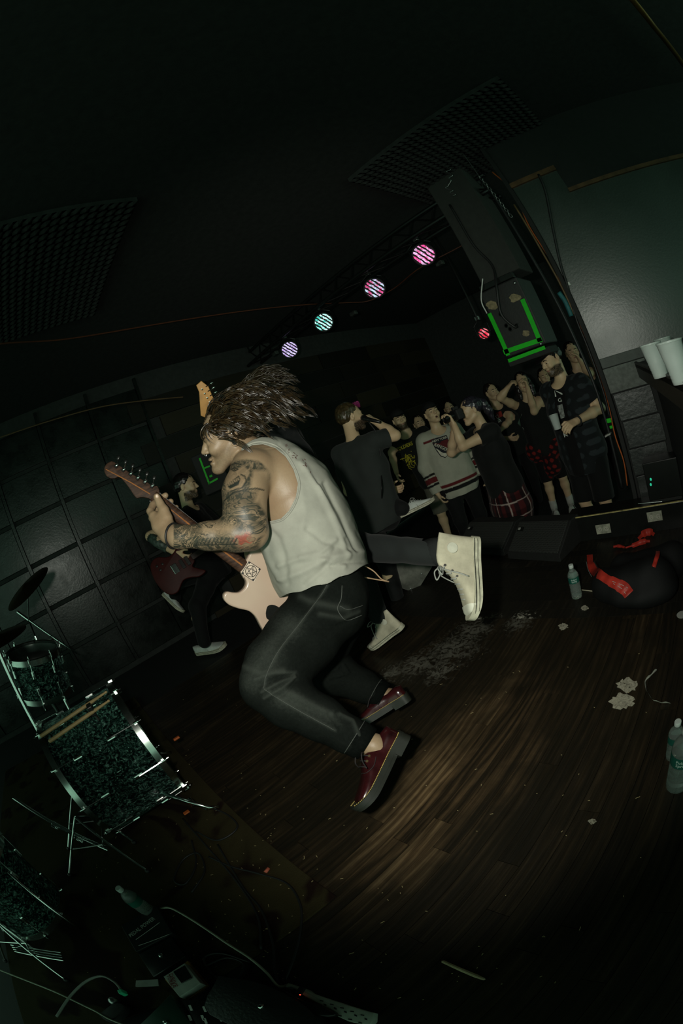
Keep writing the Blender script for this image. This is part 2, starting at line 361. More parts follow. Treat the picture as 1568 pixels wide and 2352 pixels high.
def nets(f, lo, h):
    s = f < 0; c = np.zeros(tuple(np.array(f.shape) - 1), np.int8); offs = [(i, j, k) for i in (0, 1) for j in (0, 1) for k in (0, 1)]
    nx, ny, nz = f.shape
    for i, j, k in offs: c += s[i:nx - 1 + i, j:ny - 1 + j, k:nz - 1 + k]
    I = np.argwhere((c > 0) & (c < 8)); idx = np.full(c.shape, -1, np.int64); idx[I[:, 0], I[:, 1], I[:, 2]] = np.arange(len(I))
    val = {o: f[I[:, 0] + o[0], I[:, 1] + o[1], I[:, 2] + o[2]] for o in offs}
    P = np.zeros((len(I), 3)); cn = np.zeros(len(I))
    for a in offs:
        for q in range(3):
            if a[q]: continue
            b = list(a); b[q] = 1; b = tuple(b); fa, fb = val[a], val[b]; m = (fa < 0) != (fb < 0)
            t = np.where(m, fa / np.where(m, fa - fb, 1), 0); p = np.tile(np.array(a, float), (len(I), 1)); p[:, q] += t
            P += p * m[:, None]; cn += m
    V = lo + h * (I + P / np.maximum(cn, 1)[:, None]); Q = []
    for q in range(3):
        sl0 = [slice(None)] * 3; sl1 = [slice(None)] * 3; sl0[q] = slice(0, -1); sl1[q] = slice(1, None)
        ch = s[tuple(sl0)] != s[tuple(sl1)]; E = np.argwhere(ch); r1, r2 = (q + 1) % 3, (q + 2) % 3
        E = E[(E[:, r1] > 0) & (E[:, r2] > 0) & (E[:, r1] < f.shape[r1] - 1) & (E[:, r2] < f.shape[r2] - 1)]
        ins = s[E[:, 0], E[:, 1], E[:, 2]]
        def ci(d1, d2): e = E.copy(); e[:, r1] -= d1; e[:, r2] -= d2; return idx[e[:, 0], e[:, 1], e[:, 2]]
        qd = np.stack([ci(1, 1), ci(0, 1), ci(0, 0), ci(1, 0)], 1); qd[~ins] = qd[~ins][:, ::-1]; Q.append(qd)
    return V, np.concatenate(Q)
def vnormals(V, F):
    N = np.zeros_like(V); n = np.cross(V[F[:, 2]] - V[F[:, 0]], V[F[:, -1]] - V[F[:, 1]]) if F.shape[1] == 4 else np.cross(V[F[:, 1]] - V[F[:, 0]], V[F[:, 2]] - V[F[:, 0]])
    for c in range(F.shape[1]): np.add.at(N, F[:, c], n)
    return N / (np.linalg.norm(N, axis=1, keepdims=True) + 1e-12)
def relax(V, F, it=2, lam=.5):
    for _ in range(it):
        S = np.zeros_like(V); c = np.zeros(len(V)); m = F.shape[1]
        for a in range(m):
            b = (a + 1) % m; np.add.at(S, F[:, a], V[F[:, b]]); np.add.at(S, F[:, b], V[F[:, a]]); np.add.at(c, F[:, a], 1); np.add.at(c, F[:, b], 1)
        V = V + lam * (S / np.maximum(c, 1)[:, None] - V)
    return V
def clip(V, F, val):                                                    # keep the side where val < 0, cut cleanly along val = 0
    T = np.concatenate([F[:, [0, 1, 2]], F[:, [0, 2, 3]]]) if F.shape[1] == 4 else F
    neg = val[T] < 0; c = neg.sum(1); out = [T[c == 3]]; V = list(V); new = {}
    def cut(i, j):
        k = (min(i, j), max(i, j))
        if k not in new:
            t = val[i] / (val[i] - val[j]); new[k] = len(V); V.append(V[i] + t * (V[j] - V[i]))
        return new[k]
    ex = []
    for tri in T[(c == 1) | (c == 2)]:
        n = [val[i] < 0 for i in tri]
        while not ((sum(n) == 1 and n[0]) or (sum(n) == 2 and not n[0])): tri = np.roll(tri, -1); n = n[1:] + n[:1]
        a, b, d = map(int, tri)
        if sum(n) == 1: ex.append((a, cut(a, b), cut(a, d)))
        else: ab, ad = cut(a, b), cut(a, d); ex += [(ab, b, d), (ab, d, ad)]
    if ex: out.append(np.array(ex))
    T = np.concatenate(out); used = np.unique(T); mp = np.full(len(V), -1); mp[used] = np.arange(len(used))
    return np.array(V)[used], mp[T]
def polydist(P, poly):                                                  # signed 2-D distance, negative inside
    poly = np.asarray(poly, float); d = np.full(len(P), 1e9); ins = np.zeros(len(P), bool)
    for a, b in zip(poly, np.roll(poly, -1, 0)):
        e = b - a; w = P - a; t = np.clip((w @ e) / (e @ e + 1e-9), 0, 1); d = np.minimum(d, np.hypot(*(w - t[:, None] * e).T))
        cr = ((a[1] <= P[:, 1]) & (b[1] > P[:, 1])) | ((b[1] <= P[:, 1]) & (a[1] > P[:, 1]))
        xi = a[0] + (P[:, 1] - a[1]) / (e[1] if abs(e[1]) > 1e-9 else 1e-9) * e[0]; ins ^= cr & (P[:, 0] < xi)
    return np.where(ins, -d, d)
def linedist(P, line):
    line = np.asarray(line, float); d = np.full(len(P), 1e9)
    for a, b in zip(line[:-1], line[1:]):
        e = b - a; w = P - a; t = np.clip((w @ e) / (e @ e + 1e-9), 0, 1); d = np.minimum(d, np.sqrt(((w - t[:, None] * e) ** 2).sum(1)))
    return d
def npmesh(name, V, F, m, parent=None, solid=0.0, attrs=None):
    me = bpy.data.meshes.new(name); me.from_pydata(np.asarray(V).tolist(), [], np.asarray(F).tolist()); me.shade_smooth()
    for k, (ty, a) in (attrs or {}).items():
        at_ = me.attributes.new(k, ty, 'POINT'); at_.data.foreach_set({'FLOAT_VECTOR': 'vector', 'FLOAT_COLOR': 'color'}.get(ty, 'value'), np.asarray(a, np.float32).ravel())
    o = link(name, me, m, parent)
    if solid:
        md = o.modifiers.new('thickness', 'SOLIDIFY'); md.thickness = solid; md.offset = -1
    return o
def frame(f, up):                                                       # forward, left side, up
    f = unit(f); up = np.asarray(up, float); up = unit(up - f * (up @ f)); return np.array([f, np.cross(up, f), up])
def vnoise(P, sc, seed=0):                                              # cheap smooth pseudo-noise
    r = np.random.default_rng(seed); o = np.zeros(len(P))
    for q in range(5):
        d = unit(r.normal(size=3)); o += np.sin(P @ d * sc * (.7 + .5 * q) + r.random() * 6.28 + 1.7 * np.sin(P @ unit(r.normal(size=3)) * sc * .6 + q)) / (1 + .4 * q)
    return o / 2.2
# ---------------------------------------------------------------- skin
def skin_mat(name, col, tattoo=False, hairy=False):
    t = NT(name); c = t.coord(); n = t.noise(c, 9, 4).outputs[0]; f = t.noise(c, 160, 3).outputs[0]
    base = t.ramp(n, [(.3, tuple(x * y for x, y in zip(col, (.86, .8, .78)))), (.7, col)])
    base = t.mix(t.ramp(f, [(.45, (0, 0, 0)), (.8, (.35, .35, .35))]), base, tuple(x * .7 for x in col))
    if tattoo:
        a = t.n('Attribute', attribute_name='ink').outputs['Fac']; uv = t.n('Attribute', attribute_name='arm').outputs['Vector']
        w1 = t.noise(uv, 15, 3, .55, 1.9).outputs[0]; w2 = t.noise(uv, 34, 2, .5, 1.2).outputs[0]; w3 = t.noise(uv, 7.5, 2, .5, .8).outputs[0]
        ln = t.ramp(t.math('ABSOLUTE', t.math('SUBTRACT', w1, .5)), [(.012, (1, 1, 1)), (.03, (0, 0, 0))])
        ln2 = t.ramp(t.math('ABSOLUTE', t.math('SUBTRACT', w2, .5)), [(.012, (1, 1, 1)), (.04, (0, 0, 0))])
        sh = t.ramp(w1, [(.38, (1, 1, 1)), (.475, (.5, .5, .5)), (.505, (.05, .05, .05)), (.545, (.12, .12, .12)), (.60, (.95, .95, .95))])
        sh2 = t.ramp(w3, [(.42, (.85, .85, .85)), (.56, (.05, .05, .05))])
        ink = t.math('MAXIMUM', t.math('MAXIMUM', ln, t.math('MULTIPLY', ln2, .75)), t.math('MAXIMUM', t.math('MULTIPLY', sh, .9), t.math('MULTIPLY', sh2, .75)))
        ink = t.math('MULTIPLY', ink, a)
        ink = t.math('MINIMUM', t.math('MULTIPLY', ink, 1.15), 1.0)
        red = t.math('MULTIPLY', t.n('Attribute', attribute_name='redink').outputs['Fac'], t.ramp(w2, [(.45, (0, 0, 0)), (.6, (.8, .8, .8))]))
        base = t.mix(red, base, (.34, .045, .03)); base = t.mix(t.math('MULTIPLY', ink, .93), base, (.020, .026, .020))
        fig = t.n('Attribute', attribute_name='figure').outputs['Fac']
        base = t.mix(fig, base, (.016, .02, .016))
    bd = t.n('Attribute', attribute_name='beard').outputs['Fac']; base = t.mix(t.math('MULTIPLY', bd, t.ramp(f, [(.3, (.65, .65, .65)), (.6, (1, 1, 1))])), base, (.014, .011, .008))
    t.set(col=base, rough=.46, spec=.4, sss=.04); t.bump(f, .12, .003)
    t.b.inputs['Subsurface Radius'].default_value = (.6, .25, .12); t.b.inputs['Subsurface Scale'].default_value = .006
    return t.m
M['skin'] = skin_mat('fair skin', (.66, .49, .30)); M['skinm'] = skin_mat('tanned skin', (.305, .22, .135)); M['skint'] = skin_mat('tanned skin with tattoos', (.305, .22, .135), True)
def head(F, C, A, s=1.0, mouth=0.0, ears=True, k=.012, jf=0, jd=0):                 # C between the ears; A rows: forward, left, up
    Q = lambda x, y, z: C + s * .001 * (x * A[0] + y * A[1] + z * A[2])
    m = lambda *r: np.array(r) * .001 * s
    F.ell(Q(-4, 0, 46), A, m(94, 74, 84), .02); F.ell(Q(46, 0, -8), A, m(58, 57, 80), .03)
    F.cone(Q(52, 0, -58), Q(84 + jf, 0, -80 - jd), .042 * s, .026 * s, .02)
    for q in (-1, 1):
        F.cone(Q(6, 52 * q, -42), Q(82 + jf, 18 * q, -86 - jd), .015 * s, .015 * s, .02)
        F.cone(Q(94, 10 * q, 36), Q(80, 44 * q, 33), .011 * s, .010 * s, .012)
        F.ell(Q(76, 40 * q, -16), A, m(27, 20, 24), .02)
        F.ell(Q(108, 31 * q, 15), A, m(16, 17, 9), .010, op='d')
        F.ell(Q(87, 31 * q, 14), A, m(13, 14, 12), .004)
        F.ell(Q(110, 12 * q, -15), A, m(10, 7, 8), .006)
        if ears:
            B = frame(A[0] * .9 + A[1] * .25 * q, A[2] - .15 * A[0])
            F.ell(Q(-4, 76 * q, 6), B, m(19, 9, 32), .006); F.ell(Q(0, 85 * q, 8), B, m(11, 8, 20), .004, op='d')
    F.ell(Q(98 + jf, 0, -84 - jd), A, m(17, 22, 17), .014)
    F.chain([Q(96, 0, 26), Q(110, 0, 6), Q(122, 0, -9)], [.008 * s, .009 * s, .011 * s], .010)
    F.ell(Q(103 + jf * .7, 0, -40 - jd * .8), A, m(11, 24, 8), .006); F.ell(Q(101 + jf * .9, 0, -56 - jd), A, m(11, 21, 9), .006)
    F.ell(Q(112 + jf, 0, -48 - jd * .9 - 4 * mouth), A, m(18, 21, 2.4 + 10 * mouth), .003, op='d')
    return Q
def hand(F, W, d, n, s=1.0, curl=.5, side=1, spread=.1, thumb=.6):      # W wrist, d towards the knuckles, n out of the palm, side: thumb side sign
    d = unit(d); n = unit(n - d * np.dot(n, d)); r = np.cross(d, n) * side; mm = .001 * s; Q = lambda x, y, z: W + mm * (x * d + y * r + z * n)
    for y, z in ((-24, 0), (-8, 1), (9, 1), (25, 0)): F.cone(Q(8, y * .6, 0), Q(78, y, z), 15 * mm, 11 * mm, .012)
    F.cone(Q(8, 8, 6), Q(42, 30, 10), 15 * mm, 14 * mm, .012)
    for i, (y, L) in enumerate(((27, 40), (9, 45), (-9, 42), (-26, 33))):
        a = 0.0; p = Q(80, y, 0); sp = (y / 26.0) * spread
        for j, q in enumerate((L, L * .62, L * .5)):
            a += curl * (1.0 if j else .8) * 1.25; v = math.cos(a) * (d * math.cos(sp) + r * math.sin(sp)) + math.sin(a) * n
            p2 = p + v * q * mm; F.cone(p, p2, (9.2 - j * .7) * mm, (8.6 - j * .9) * mm, .004); p = p2
    p = Q(40, 34, 10); v = unit(.62 * d + .75 * r + .3 * n)
    for j, q in enumerate((34, 28)):
        p2 = p + v * q * mm; F.cone(p, p2, (11 - j) * mm, (10 - j * 1.5) * mm, .006); p = p2; v = unit(v - thumb * r + .45 * thumb * n + .2 * d)
# ---------------------------------------------------------------- shoes: local x heel to toe, y left, z up from the sole
def shoe(parent, O, A, L=.30, kind='derby', mats=None, flip=1, name='shoe'):
    A = np.asarray(A, float); s = L / .30; Q = lambda x, y, z: np.asarray(O) + s * (x * A[0] + y * flip * A[1] + z * A[2])
    ns, na = 34, 17
    def hw(x):                                                          # half width of the sole
        u = x / .30; w = .031 + .016 * math.sin(min(1, max(0, (u - .30) / .45)) * math.pi / 2)
        return w * math.sqrt(max(0, 1 - max(0, (.11 - u) / .11) ** 2)) * math.sqrt(max(0, 1 - max(0, (u - .72) / .28) ** 2.4))
    mid = lambda x: -.010 * math.sin(x / .30 * math.pi) if x > 0 else 0
    st = .030 if kind == 'derby' else .027
    prof = {'derby': [(0, .074), (.03, .082), (.08, .074), (.115, .092), (.15, .088), (.19, .066), (.23, .056), (.27, .05), (.30, .03)],
            'low': [(0, .072), (.03, .074), (.08, .066), (.115, .09), (.15, .084), (.19, .064), (.23, .053), (.27, .046), (.30, .026)],
            'high': [(0, .150), (.03, .155), (.08, .158), (.112, .150), (.135, .115), (.165, .085), (.20, .066), (.24, .054), (.275, .046), (.30, .024)]}[kind]
    px, pz = zip(*prof); top = lambda x: float(np.interp(x, px, pz))
    V = []; Fs = []
    X = [.30 * .5 * (1 - math.cos(math.pi * i / (ns - 1))) for i in range(ns)]
    for x in X:
        w, t = hw(x), max(top(x) - st, .004); tall = max(0, t - .055)
        for j in range(na):
            a = math.pi * j / (na - 1); cy, sy = math.cos(a), math.sin(a); z = t * abs(sy) ** .62
            nar = 1 - .42 * min(1, max(0, z - .03) / .05) * (1 if tall > 0 or kind != 'high' else .6)
            V.append(Q(x - (0.010 * max(0, z - .04) / .1 if x < .02 else 0), mid(x) + w * np.sign(cy) * abs(cy) ** .62 * nar, st + z - .002))
    for i in range(ns - 1):
        for j in range(na - 1): Fs.append((i * na + j, i * na + j + 1, (i + 1) * na + j + 1, (i + 1) * na + j))
    mb = MB().add(V, Fs); up = mb.build(name, mats[0], parent, smooth=True); me = up.data
    def slab(z0, z1, g, nm, m, x0=0.0, x1=.30, par=up):
        xs = [x0 + (x1 - x0) * .5 * (1 - math.cos(math.pi * i / 29)) for i in range(30)]
        ring = [(x, mid(x) + hw(x) + g * (1 if hw(x) > .004 else .3)) for x in xs] + [(x, mid(x) - hw(x) - g * (1 if hw(x) > .004 else .3)) for x in reversed(xs)]
        def sp(x, z): return z + .018 * max(0, (x - .21) / .09) ** 2 * (1 if kind == 'derby' else .8)
        P0 = [Q(x + (g if x > .15 else -g), y, sp(x, z0)) for x, y in ring]; P1 = [Q(x + (g if x > .15 else -g), y, sp(x, z1)) for x, y in ring]; n = len(ring)
        return MB().add(P0 + P1, [tuple(range(n)), tuple(range(2 * n - 1, n - 1, -1))] + [(i, (i + 1) % n, n + (i + 1) % n, n + i) for i in range(n)]).build(nm, m, par, auto=50)
    def rim(z, g, x0, x1, n=40):                                        # points round the welt
        xs = np.linspace(x0, x1, n); return [(x, mid(x) + hw(x) + g) for x in xs], [(x, mid(x) - hw(x) - g) for x in xs]
    if kind == 'derby':
        slab(.012, .030, .005, 'sole', mats[1]); slab(-.012, .012, .004, 'heel', mats[1], 0.0, .085); slab(.0, .012, .003, 'tread', mats[1], .085, .30)
        st_ = MB()
        for sd in rim(.03, .003, .012, .292, 48):
            for (x, y) in sd[::1]:
                z = .0315 + .018 * max(0, (x - .21) / .09) ** 2; st_.box(Q(x, y, z), (.0042 * s, .0018 * s, .0018 * s), A)
        tag(st_.build('welt_stitching', mats[2], up), kind='stuff')
        col = MB()
        ring = [Q(.062 + .055 * math.cos(a), mid(.06) + .030 * math.sin(a), .080 + .012 * math.cos(a) + (.004 if math.cos(a) < 0 else 0)) for a in np.linspace(0, 2 * math.pi, 28, endpoint=False)]
        
        ey = MB(); lc = MB()
        for i in range(3):
            x = .122 + .019 * i; z = top(x)
            for sd in (-1, 1): ey.lathe(Q(x, mid(x) + sd * .0235, z - .012), A[2] * .6 + A[1] * flip * sd, [(.0028 * s, 0), (.0046 * s, .001), (.0046 * s, .003), (.0022 * s, .003)], 10)
            lc.tube([Q(x, mid(x) - .024, z - .009), Q(x + .003, mid(x), z + .004), Q(x, mid(x) + .024, z - .009)], .0024 * s, 6)
        lc.tube(spline([Q(.118, .0, .098), Q(.128, .03, .108), Q(.15, .034, .096), Q(.17, .05, .075)], 5), .0022 * s, 6); lc.tube(spline([Q(.118, 0, .098), Q(.13, -.026, .11), Q(.155, -.03, .10), Q(.16, -.045, .08)], 5), .0022 * s, 6)
        tag(ey.build('eyelet_row', mats[3], up), kind='stuff'); lc.build('laces', mats[4], up, smooth=True)
        MB().tube(spline([Q(.118, .030, .062), Q(.15, .034, .056), Q(.178, .026, .064), Q(.182, 0, .071), Q(.178, -.036, .062), Q(.15, -.046, .054), Q(.118, -.040, .060)], 5), .0012 * s, 5).build('quarter_seam', mats[4], up)
    else:
        slab(.0, .028, .003, 'sole', mats[1]); 
        MB().tube([Q(x, y, .024) for x, y in rim(0, .0035, .01, .29)[0]] + [Q(x, y, .024) for x, y in rim(0, .0035, .01, .29)[1]][::-1], .0018 * s, 4).build('foxing_stripe', M['solerub'], up)
        MB().tube([Q(x, y, .012) for x, y in rim(0, .0035, .01, .29)[0]] + [Q(x, y, .012) for x, y in rim(0, .0035, .01, .29)[1]][::-1], .0012 * s, 4).build('foxing_stripe', M['solerub'], up)
        if kind == 'high':
            tc = MB(); n_ = 14; V2 = []; F2 = []
            for i in range(9):
                x = .252 + .05 * i / 8; 
                for j in range(n_):
                    a = math.pi * j / (n_ - 1); w = hw(min(x, .2995)) * 1.06 + .001; z = (max(top(min(x, .30)) - st, .005) + .003) * abs(math.sin(a)) ** .62
                    V2.append(Q(x, mid(min(x, .3)) + w * np.sign(math.cos(a)) * abs(math.cos(a)) ** .62, st + z - .002))
            for i in range(8):
                for j in range(n_ - 1): F2.append((i * n_ + j, i * n_ + j + 1, (i + 1) * n_ + j + 1, (i + 1) * n_ + j))
            tc.add(V2, F2).build('toe_cap', mats[2], up, smooth=True)
            MB().lathe(Q(.055, mid(.055) + .0285, .105), A[1] * flip, [(.0, .003), (.019 * s, .003), (.02 * s, 0)], 18).build('ankle_patch', mats[2], up)
        lc = MB(); ey = MB(); a, b, n_ = ((.115, .235, 7) if kind == 'high' else (.118, .19, 5))
        xs = np.linspace(.118, .225, n_) if kind == 'high' else np.linspace(.118, .195, n_)
        for i, x in enumerate(xs):
            z = top(x); w = .021 if kind == 'high' else .022
            lc.tube([Q(x, mid(x) - w, z - .008), Q(x + .004, mid(x), z + .003), Q(x + .008, mid(x) + w, z - .009)], .0028 * s, 5)
            if i + 1 < n_: x2 = xs[i + 1]; lc.tube([Q(x, mid(x) + w, z - .008), Q(x2, mid(x2) - w, top(x2) - .007)], .0024 * s, 5)
            for sd in (-1, 1): ey.lathe(Q(x, mid(x) + sd * (w + .003), z - .012), A[2] * .5 + A[1] * flip * sd, [(.002 * s, 0), (.0045 * s, .001), (.0045 * s, .003), (.002 * s, .003)], 8)
        x, z = xs[0], top(xs[0])
        for sd in (-1, 1):
            lc.tube(spline([Q(x, 0, z), Q(x + .015, sd * .022, z + .016), Q(x + .04, sd * .035, z + .004), Q(x + .02, sd * .016, z - .004), Q(x, 0, z)], 6), .0028 * s, 5)
            lc.tube(spline([Q(x, 0, z), Q(x + .02, sd * .03, z - .005), Q(x + .035, sd * .05, z - .05), Q(x + .045, sd * .052, z - .085)], 6), .0026 * s, 5)
        lc.build('laces', mats[3], up, smooth=True); tag(ey.build('eyelet_row', mats[4], up), kind='stuff')
    return up
# ================================================================ the leaping guitarist
px3 = lambda x, y, t, r: (at(x, y, t), r * t / FPX)
def pxchain(F, L, k=None):
    P = [px3(*q) for q in L]; F.chain([p for p, _ in P], [r for _, r in P], k)
G1 = empty('person', at(770, 1500, 1.70), 'leaping guitarist in white tank top, grey jeans and oxblood shoes, arm covered in tattoos', 'person')
hf = at(444, 1045, 1.55) - at(533, 1000, 1.55); hu = at(488, 911, 1.55) - at(533, 1000, 1.55)
HA = frame(hf, hu); HC = at(531, 1001, 1.63)
B = Field(.0037, .02)
head(B, HC, HA, .99, jf=9, jd=7)
pxchain(B, [(540, 1020, 1.64, 34), (572, 1042, 1.66, 36), (600, 1060, 1.68, 46)], .03)
torso = [[(628, 1078, 1.65, 50), (664, 1132, 1.66, 76), (702, 1215, 1.66, 84), (730, 1300, 1.68, 84)], [(628, 1078, 1.80, 50), (664, 1132, 1.80, 76), (702, 1215, 1.80, 84), (730, 1300, 1.80, 84)]]
for c in torso: pxchain(B, c, .08)
pxchain(B, [(592, 1082, 1.56, 46), (640, 1092, 1.63, 58), (670, 1150, 1.64, 60)], .05)       # shoulder blade
pxchain(B, [(600, 1052, 1.63, 28), (584, 1078, 1.56, 42)], .04)
pxchain(B, [(574, 1086, 1.53, 47), (562, 1130, 1.49, 49), (562, 1180, 1.46, 47), (574, 1220, 1.44, 41)], .03)
pxchain(B, [(574, 1222, 1.44, 40), (540, 1226, 1.44, 39), (480, 1231, 1.46, 31), (412, 1233, 1.50, 24.5), (392, 1226, 1.53, 23)], .025)
# fretting hand: thumb up the back of the neck, fingers closed round it
hk = .006
pxchain(B, [(392, 1226, 1.53, 22), (378, 1204, 1.555, 20), (372, 1190, 1.565, 17)], .012)
pxchain(B, [(384, 1228, 1.54, 19), (366, 1208, 1.565, 17), (354, 1186, 1.585, 13)], .012)
pxchain(B, [(382, 1190, 1.55, 15), (376, 1172, 1.56, 12), (367, 1156, 1.575, 9.4), (360, 1141, 1.58, 8.2)], hk)
pxchain(B, [(351, 1184, 1.59, 10), (345, 1174, 1.61, 9), (351, 1160, 1.635, 8.5), (366, 1146, 1.665, 7.5), (380, 1138, 1.655, 7)], .004)
pxchain(B, [(356, 1194, 1.595, 10), (350, 1190, 1.635, 9), (360, 1172, 1.665, 8.5), (380, 1158, 1.68, 7.5), (392, 1152, 1.67, 7)], .004)
pxchain(B, [(362, 1204, 1.60, 10), (360, 1203, 1.64, 9), (372, 1186, 1.67, 8.3), (392, 1172, 1.685, 7.3), (404, 1166, 1.675, 6.8)], .004)
pxchain(B, [(368, 1212, 1.60, 9), (370, 1213, 1.64, 8), (384, 1198, 1.67, 7.3), (402, 1186, 1.685, 6.5), (412, 1180, 1.675, 6)], .004)
# far arm, reaching round the front of the body to the strings
pxchain(B, [(625, 1080, 1.86, 48), (600, 1180, 1.92, 42), (600, 1270, 1.92, 36), (640, 1330, 1.86, 28), (660, 1352, 1.80, 23)], .03)
hand(B, at(662, 1355, 1.80), at(680, 1385, 1.76) - at(662, 1355, 1.80), at(660, 1355, 1.7) - at(662, 1355, 1.8), 1.0, .55)
V, F = B.mesh(); V = relax(V, F, 1, .4); PX = proj(V); T = np.linalg.norm(V - CO, axis=1)
# ink on the near arm: arm coordinates (along, around) for the pattern, a grinning mask drawn on the shoulder
arm = [at(574, 1070, 1.53), at(562, 1150, 1.48), at(574, 1221, 1.44), at(480, 1231, 1.46), at(396, 1228, 1.52)]
sA = np.zeros(len(V)); best = np.full(len(V), 9.0); acc = 0.0; dA = np.zeros((len(V), 3))
for a, b in zip(arm[:-1], arm[1:]):
    e = b - a; w = V - a; t = np.clip((w @ e) / (e @ e), 0, 1); q = w - t[:, None] * e; d = np.linalg.norm(q, axis=1); m = d < best
    best[m] = d[m]; sA[m] = acc + t[m] * np.linalg.norm(e); dA[m] = q[m]; acc += np.linalg.norm(e)
ink = np.clip((.098 - best) / .012, 0, 1) * np.clip((sA - .0) / .01, 0, 1)
ink *= np.clip((612 + 12 * np.sin(PX[:, 1] / 17) - PX[:, 0]) / 10, 0, 1) * np.clip((PX[:, 0] - 397) / 3, 0, 1)
shoulder_edge = 1038 + 10 * np.sin(PX[:, 0] / 19.0) + np.clip(PX[:, 0] - 560, 0, 60) * .5
ink *= np.clip((PX[:, 1] - shoulder_edge) / 5, 0, 1) * (T < 1.60)
ink *= 1 - .95 * np.clip(1 - polydist(PX, [(585, 1085), (612, 1085), (612, 1120), (590, 1150), (600, 1120), (580, 1120)]).clip(0) / 9, 0, 1)
ink *= 1 - .8 * np.clip((.075 - np.abs(sA - .335)) / .02, 0, 1) * np.clip(1 - linedist(PX, [(470, 1215), (530, 1215)]) / 22, 0, 1)
fig = np.zeros(len(V))
def stroke(line, w): 
    global fig; fig = np.maximum(fig, np.clip(1.5 - linedist(PX, line) / w, 0, 1) * (T < 1.6))
def blob(poly, v=1.0):
    global fig; fig = np.maximum(fig, v * np.clip(-polydist(PX, poly) / 1.5 + .5, 0, 1) * (T < 1.6))
def lift(poly):
    global ink; ink = ink * (1 - .65 * np.clip(-polydist(PX, poly) / 4 + .5, 0, 1))
lift([(515, 1085), (560, 1070), (575, 1085), (560, 1110), (556, 1125), (520, 1128)])
blob([(518, 1113), (530, 1106), (548, 1092), (552, 1100), (548, 1113), (528, 1123)])
teeth = [((520 + 4.4 * q, 1112.5 - 2.4 * q), (522 + 4.4 * q, 1116 - 2.4 * q)) for q in range(7)]
for a, b in teeth: fig *= 1 - np.clip(1.6 - linedist(PX, [a, b]) / 1.5, 0, 1)
stroke([(531, 1078), (540, 1073), (546, 1078), (537, 1082), (531, 1078)], 1.3); blob([(536, 1076), (540, 1075), (541, 1079), (537, 1080)])
stroke([(530, 1068), (542, 1064), (553, 1067)], 1.6); stroke([(553, 1090), (562, 1094), (566, 1106), (556, 1120), (530, 1128)], 1.5)
stroke([(515, 1150), (535, 1132), (565, 1124), (590, 1122), (606, 1126)], 1.6)
for q in range(11):                                                     # row of short bars along the underside of the forearm
    stroke([(452 + 8.5 * q, 1250 - .2 * q), (456 + 8.5 * q, 1242), (459 + 8.5 * q, 1236)], 1.4)
stroke([(448, 1252), (545, 1250)], 1.4)
stroke([(470, 1205), (478, 1211), (486, 1212)], 1.2); blob([(482, 1206), (490, 1205), (488, 1211)]); stroke([(462, 1226), (470, 1229), (480, 1228)], 1.0)
red = np.clip(1 - np.hypot((PX[:, 0] - 560) / 34, (PX[:, 1] - 1240) / 24), 0, 1) * 2.2
red = np.clip(red, 0, 1) * (T < 1.6); ink *= 1 - .5 * red
hq = (V - HC) @ HA.T / .99e-3
stub = .30 * np.clip((-16 - hq[:, 2]) / 16, 0, 1) * np.clip((hq[:, 0] - 8) / 25, 0, 1) * (np.linalg.norm(V - HC, axis=1) < .17) * (1 - np.exp(-((hq[:, 2] + 56) / 13) ** 2 - (hq[:, 1] / 24) ** 2)) * (1 - np.exp(-((hq[:, 0] - 125) / 25) ** 2 - ((hq[:, 2] + 8) / 20) ** 2))
body = npmesh('body', V, F, M['skint'], G1, attrs={'beard': ('FLOAT', stub), 'ink': ('FLOAT', ink), 'figure': ('FLOAT', fig), 'redink': ('FLOAT', red), 'arm': ('FLOAT_VECTOR', np.stack([sA, dA[:, 0], dA[:, 2]], 1) + V * .0)})
Qh = lambda x, y, z: HC + .99e-3 * (x * HA[0] + y * HA[1] + z * HA[2])
near = 1 if (Qh(0, 50, 0) - CO) @ (HC - CO) < (Qh(0, -50, 0) - CO) @ (HC - CO) else -1
M['lip'] = mat('lips', (.36, .16, .12), .4); M['silver'] = mat('silver jewellery', (.7, .7, .66), .2, 1.0)
MB().tube([Qh(3 + 12 * math.cos(a), 87 * near, -22 + 13 * math.sin(a)) for a in np.linspace(0, 2 * math.pi, 20, endpoint=False)], .0032, 8, closed=True).build('ear_tunnel', M['skinm'], body, smooth=True)
MB().lathe(Qh(3, 84 * near, -22), HA[1] * near, [(.0098, 0), (.0098, .002)], 16).build('ear_plug', M['black'], body)
MB().ell(Qh(-1, 89 * near, 12), HA, (.004, .004, .004)).build('ear_stud', M['silver'], body, smooth=True)
MB().tube([Qh(120 + 3.5 * math.cos(a), 2 + 0 * a, -22 + 3.5 * math.sin(a)) for a in np.linspace(0, 2 * math.pi, 14, endpoint=False)], .0008, 6, closed=True).build('nose_ring', M['silver'], body, smooth=True)
M['brow'] = mat('dark brown hair', (.030, .022, .012), .34, var=.5, vs=80, spec=.6)
eb = MB()
for q in range(26):
    y = near * (14 + 32 * q / 25); p = Qh(103 - (q / 25) ** 2 * 14, y, 38 + 3 * math.sin(q)); eb.tube([p, p + .010 * (HA[1] * near * .8 + HA[2] * .3) + .001 * HA[0]], [.0012, .0004], 4)
eb.build('eyebrow', M['brow'], body)
# thumbnail
tn = at(360.5, 1140, 1.567); e3 = unit(CO - tn); tA = frame(at(358, 1130, 1.567) - tn, e3)
MB().ell(tn, tA, (.0085, .0065, .002)).build('thumbnail', mat('fingernail', (.55, .40, .30), .3), body, smooth=True)
